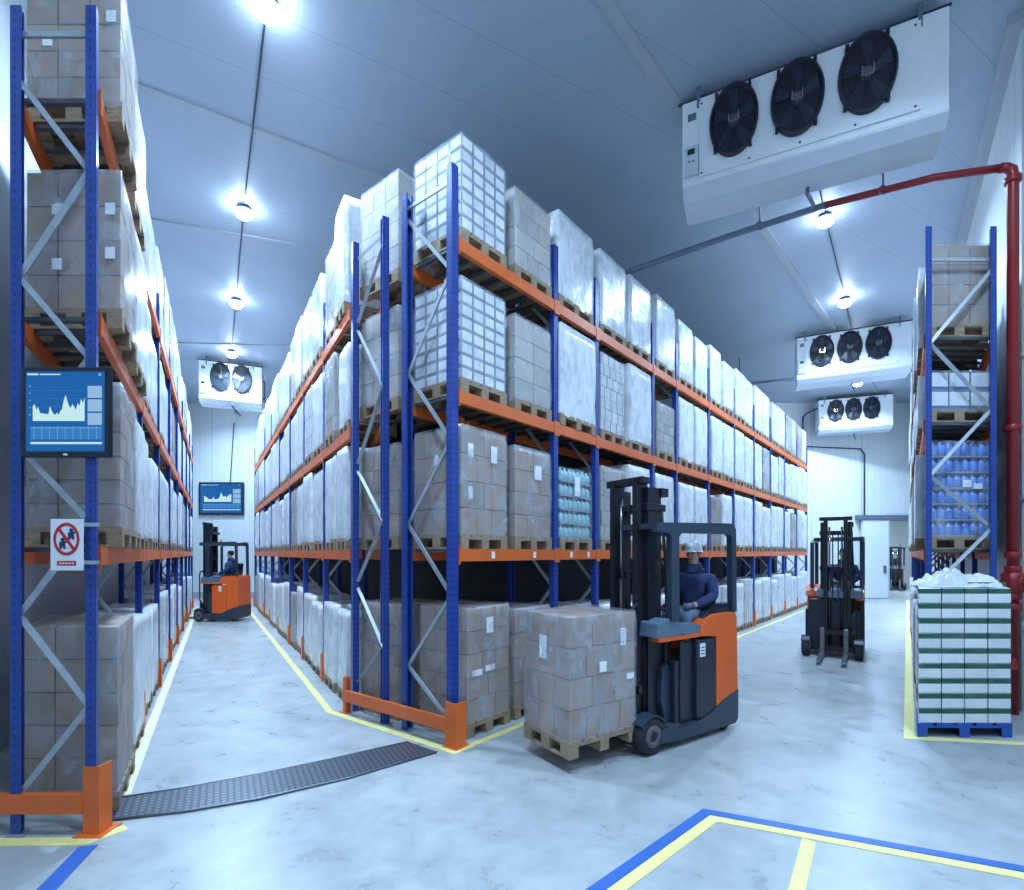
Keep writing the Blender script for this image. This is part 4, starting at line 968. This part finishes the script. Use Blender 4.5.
def person(label, T, ang, seat=(.88, -.08, 1.2), helmet=True, detail=True, lean=0.0):
    """seated figure, facing local -x, head turned a little to its right"""
    sx, sy, sz = seat; k = 1.0
    P = lambda x, y, z: (x, y, z)
    V, E_, Rr = [], [], []
    def add(p, r, par=None):
        V.append(p); Rr.append(r); i = len(V) - 1
        if par is not None: E_.append((par, i))
        return i
    pel = add((0, 0, .06), (.105, .125)); ab = add((-.01, 0, .22), (.095, .12), pel); ch = add((-.02, 0, .38), (.10, .145), ab); nb = add((-.01, 0, .48), (.05, .055), ch)
    nk = add((-.025, 0, .545), .043, nb); jaw = add((-.05, 0, .605), (.055, .056), nk); cr = add((-.042, 0, .69), (.07, .063), jaw); tp = add((-.035, 0, .745), (.045, .04), cr)
    ends = {}
    for s in (-1, 1):
        sh = add((-.01, s * .15, .395), .05, ch); el = add((-.05 if s < 0 else -.08, s * .205, .23), .042, sh)
        wr = add((-.27, s * .13, .16), .03, el); pa = add((-.33, s * .115, .155), (.022, .034), wr); ends[s] = (wr, pa)
        if detail:
            for f, (dy, ln) in enumerate(((-.027, .062), (-.009, .072), (.009, .068), (.027, .052))):
                a = add((-.36, s * .115 + dy, .155), .0095, pa); b = add((-.36 - ln * .5, s * .115 + dy, .148), .009, a); add((-.36 - ln * .55, s * .115 + dy * .95, .125), .0085, b)
            th = add((-.325, s * .115 - s * .04, .165), .0105, pa); add((-.355, s * .115 - s * .055, .16), .0095, th)
        hp = add((-.04, s * .085, .04), .08, pel); kn = add((-.40, s * .10, .075), .058, hp); an = add((-.36, s * .10, -.2), .04, kn); ft = add((-.46, s * .10, -.235), (.032, .042), an)
    X = local(T, ang, *seat)
    body = skin_obj('person', V, E_, Rr, M['skin'], None, (X[0], X[1], seat[2]), ang + lean, 2)
    tag(body, label, 'person')
    # jacket
    V, E_, Rr = [], [], []
    b0 = add((0, 0, .03), (.125, .145)); b1 = add((-.01, 0, .2), (.125, .15), b0); b2 = add((-.02, 0, .37), (.125, .165), b1); b3 = add((-.01, 0, .46), (.095, .125), b2); b4 = add((-.02, 0, .53), (.082, .088), b3); b5 = add((-.03, 0, .585), (.078, .08), b4)
    for s in (-1, 1):
        sh = add((-.01, s * .17, .405), .082, b2); el = add((-.05 if s < 0 else -.08, s * .215, .235), .062, sh); md = add((-.17, s * .165, .185), .054, el); wr = add((-.26, s * .135, .162), .043, md)
    skin_obj('jacket', V, E_, Rr, M['jacket'], body)
    V, E_, Rr = [], [], []
    p0 = add((0, 0, .045), (.115, .135))
    for s in (-1, 1):
        hp = add((-.06, s * .085, .045), .092, p0); kn = add((-.40, s * .10, .08), .072, hp); an = add((-.365, s * .10, -.17), .055, kn)
    skin_obj('trousers', V, E_, Rr, M['trouser'], body)
    for s in (-1, 1):
        V, E_, Rr = [], [], []
        a = add((-.36, s * .10, -.175), .05); b = add((-.37, s * .10, -.23), .045, a); add((-.48, s * .10, -.245), (.036, .047), b)
        skin_obj('boot', V, E_, Rr, M['boot'], body)
        if detail:
            V, E_, Rr = [], [], []
            w = add((-.262, s * .132, .162), .036); p = add((-.33, s * .115, .155), (.028, .042), w)
            for dy, ln in ((-.027, .062), (-.009, .072), (.009, .068), (.027, .052)):
                a = add((-.36, s * .115 + dy, .155), .0125, p); b = add((-.36 - ln * .5, s * .115 + dy, .148), .012, a); add((-.36 - ln * .58, s * .115 + dy * .95, .122), .0115, b)
            th = add((-.325, s * .115 - s * .045, .166), .0135, p); add((-.36, s * .115 - s * .06, .16), .0125, th)
            skin_obj('glove', V, E_, Rr, M['glove'], body)
    # face
    hd = bpy.data.objects.new('face_anchor', None)
    if True:
        MB().lathe([(.0, -.008), (.008, -.003), (.008, .003), (.0, .008)], (-.112, -.026, .675), n=8).build('eye', M['hair'], body)
        MB().lathe([(.0, -.008), (.008, -.003), (.008, .003), (.0, .008)], (-.112, .026, .675), n=8).build('eye', M['hair'], body)
        MB().prism([(-.105, -.011, .64), (-.135, 0, .638), (-.105, .011, .64), (-.104, .006, .685), (-.104, -.006, .685)], (0, 0, .002)).build('nose', M['skin'], body) if False else None
        MB().lathe([(.0, -.022), (.012, -.018), (.009, 0), (.004, .03), (0, .034)], (-.112, 0, .65), n=8).build('nose', M['skin'], body)
        MB().box(-.108, -.098, -.022, .022, .612, .62).build('mouth', M['signred'], body) if detail else None
        for s in (-1, 1): MB().lathe([(.0, -.012), (.018, -.008), (.02, .006), (0, .01)], (-.04, s * .066, .66), 'y', 10).build('ear', M['skin'], body)
    bpy.data.objects.remove(hd)
    if helmet:
        hm_ = MB().lathe([(.086, .0), (.089, .01), (.087, .05), (.073, .088), (.045, .108), (.0, .114)], (0, 0, 0), n=24, sx=1.08, sz=.92).build('helmet', M['helmet'], body, (-.035, 0, .695))
        MB().lathe([(.088, -.004), (.098, -.006), (.099, .0), (.088, .008)], (-.01, 0, 0), n=24, sx=1.16, sz=.94).build('helmet_brim', M['helmet'], hm_)
        MB().box(-.065, .065, -.011, .011, .09, .118).bevel(.008, 2).build('helmet_ridge', M['helmet'], hm_)
    MB().lathe([(.06, -.05), (.074, -.02), (.076, .03), (.06, .075), (.0, .082)], (-.02, 0, .685), n=20, sx=1.0, sz=.9).build('hair', M['hair'], body)
    MB().box(-.132, -.128, -.11, -.05, .36, .372).build('chest_stripe', M['s_pale'] if False else M['greypipe'], body)
    return body
person('person in navy jacket and white helmet seated driving the near truck', base, TA, (1.01, -.14, 1.12), lean=math.radians(8))
person('person in dark blue jacket seated in the orange truck of left aisle', T2, math.radians(4), (.72, -.12, 1.1), helmet=False, lean=math.radians(5))
person('person in dark jacket seated behind the mast of dark truck in right aisle', T3, TA3, (.95, -.13, 1.12), helmet=False)

# ------------------------------------------------------------------ camera, world, view
cam = bpy.data.cameras.new('camera'); co = bpy.data.objects.new('camera', cam); COL.objects.link(co)
co.location = (0, 0, 1.8); co.rotation_euler = (math.radians(90), 0, 0)
cam.sensor_fit = 'HORIZONTAL'; cam.sensor_width = 36; cam.lens = 36 * 500 / 1024; cam.shift_y = 108 / 1024; cam.clip_start = 0.05; cam.clip_end = 100
SC.camera = co
w = bpy.data.worlds.new('world'); SC.world = w; w.use_nodes = True
w.node_tree.nodes['Background'].inputs[0].default_value = (0.35, 0.5, 0.75, 1); w.node_tree.nodes['Background'].inputs[1].default_value = 0.05
SC.view_settings.view_transform = 'Standard'; SC.view_settings.look = 'None'; SC.view_settings.gamma = 1; SC.view_settings.use_curve_mapping = False
SC.view_settings.exposure = 0.0
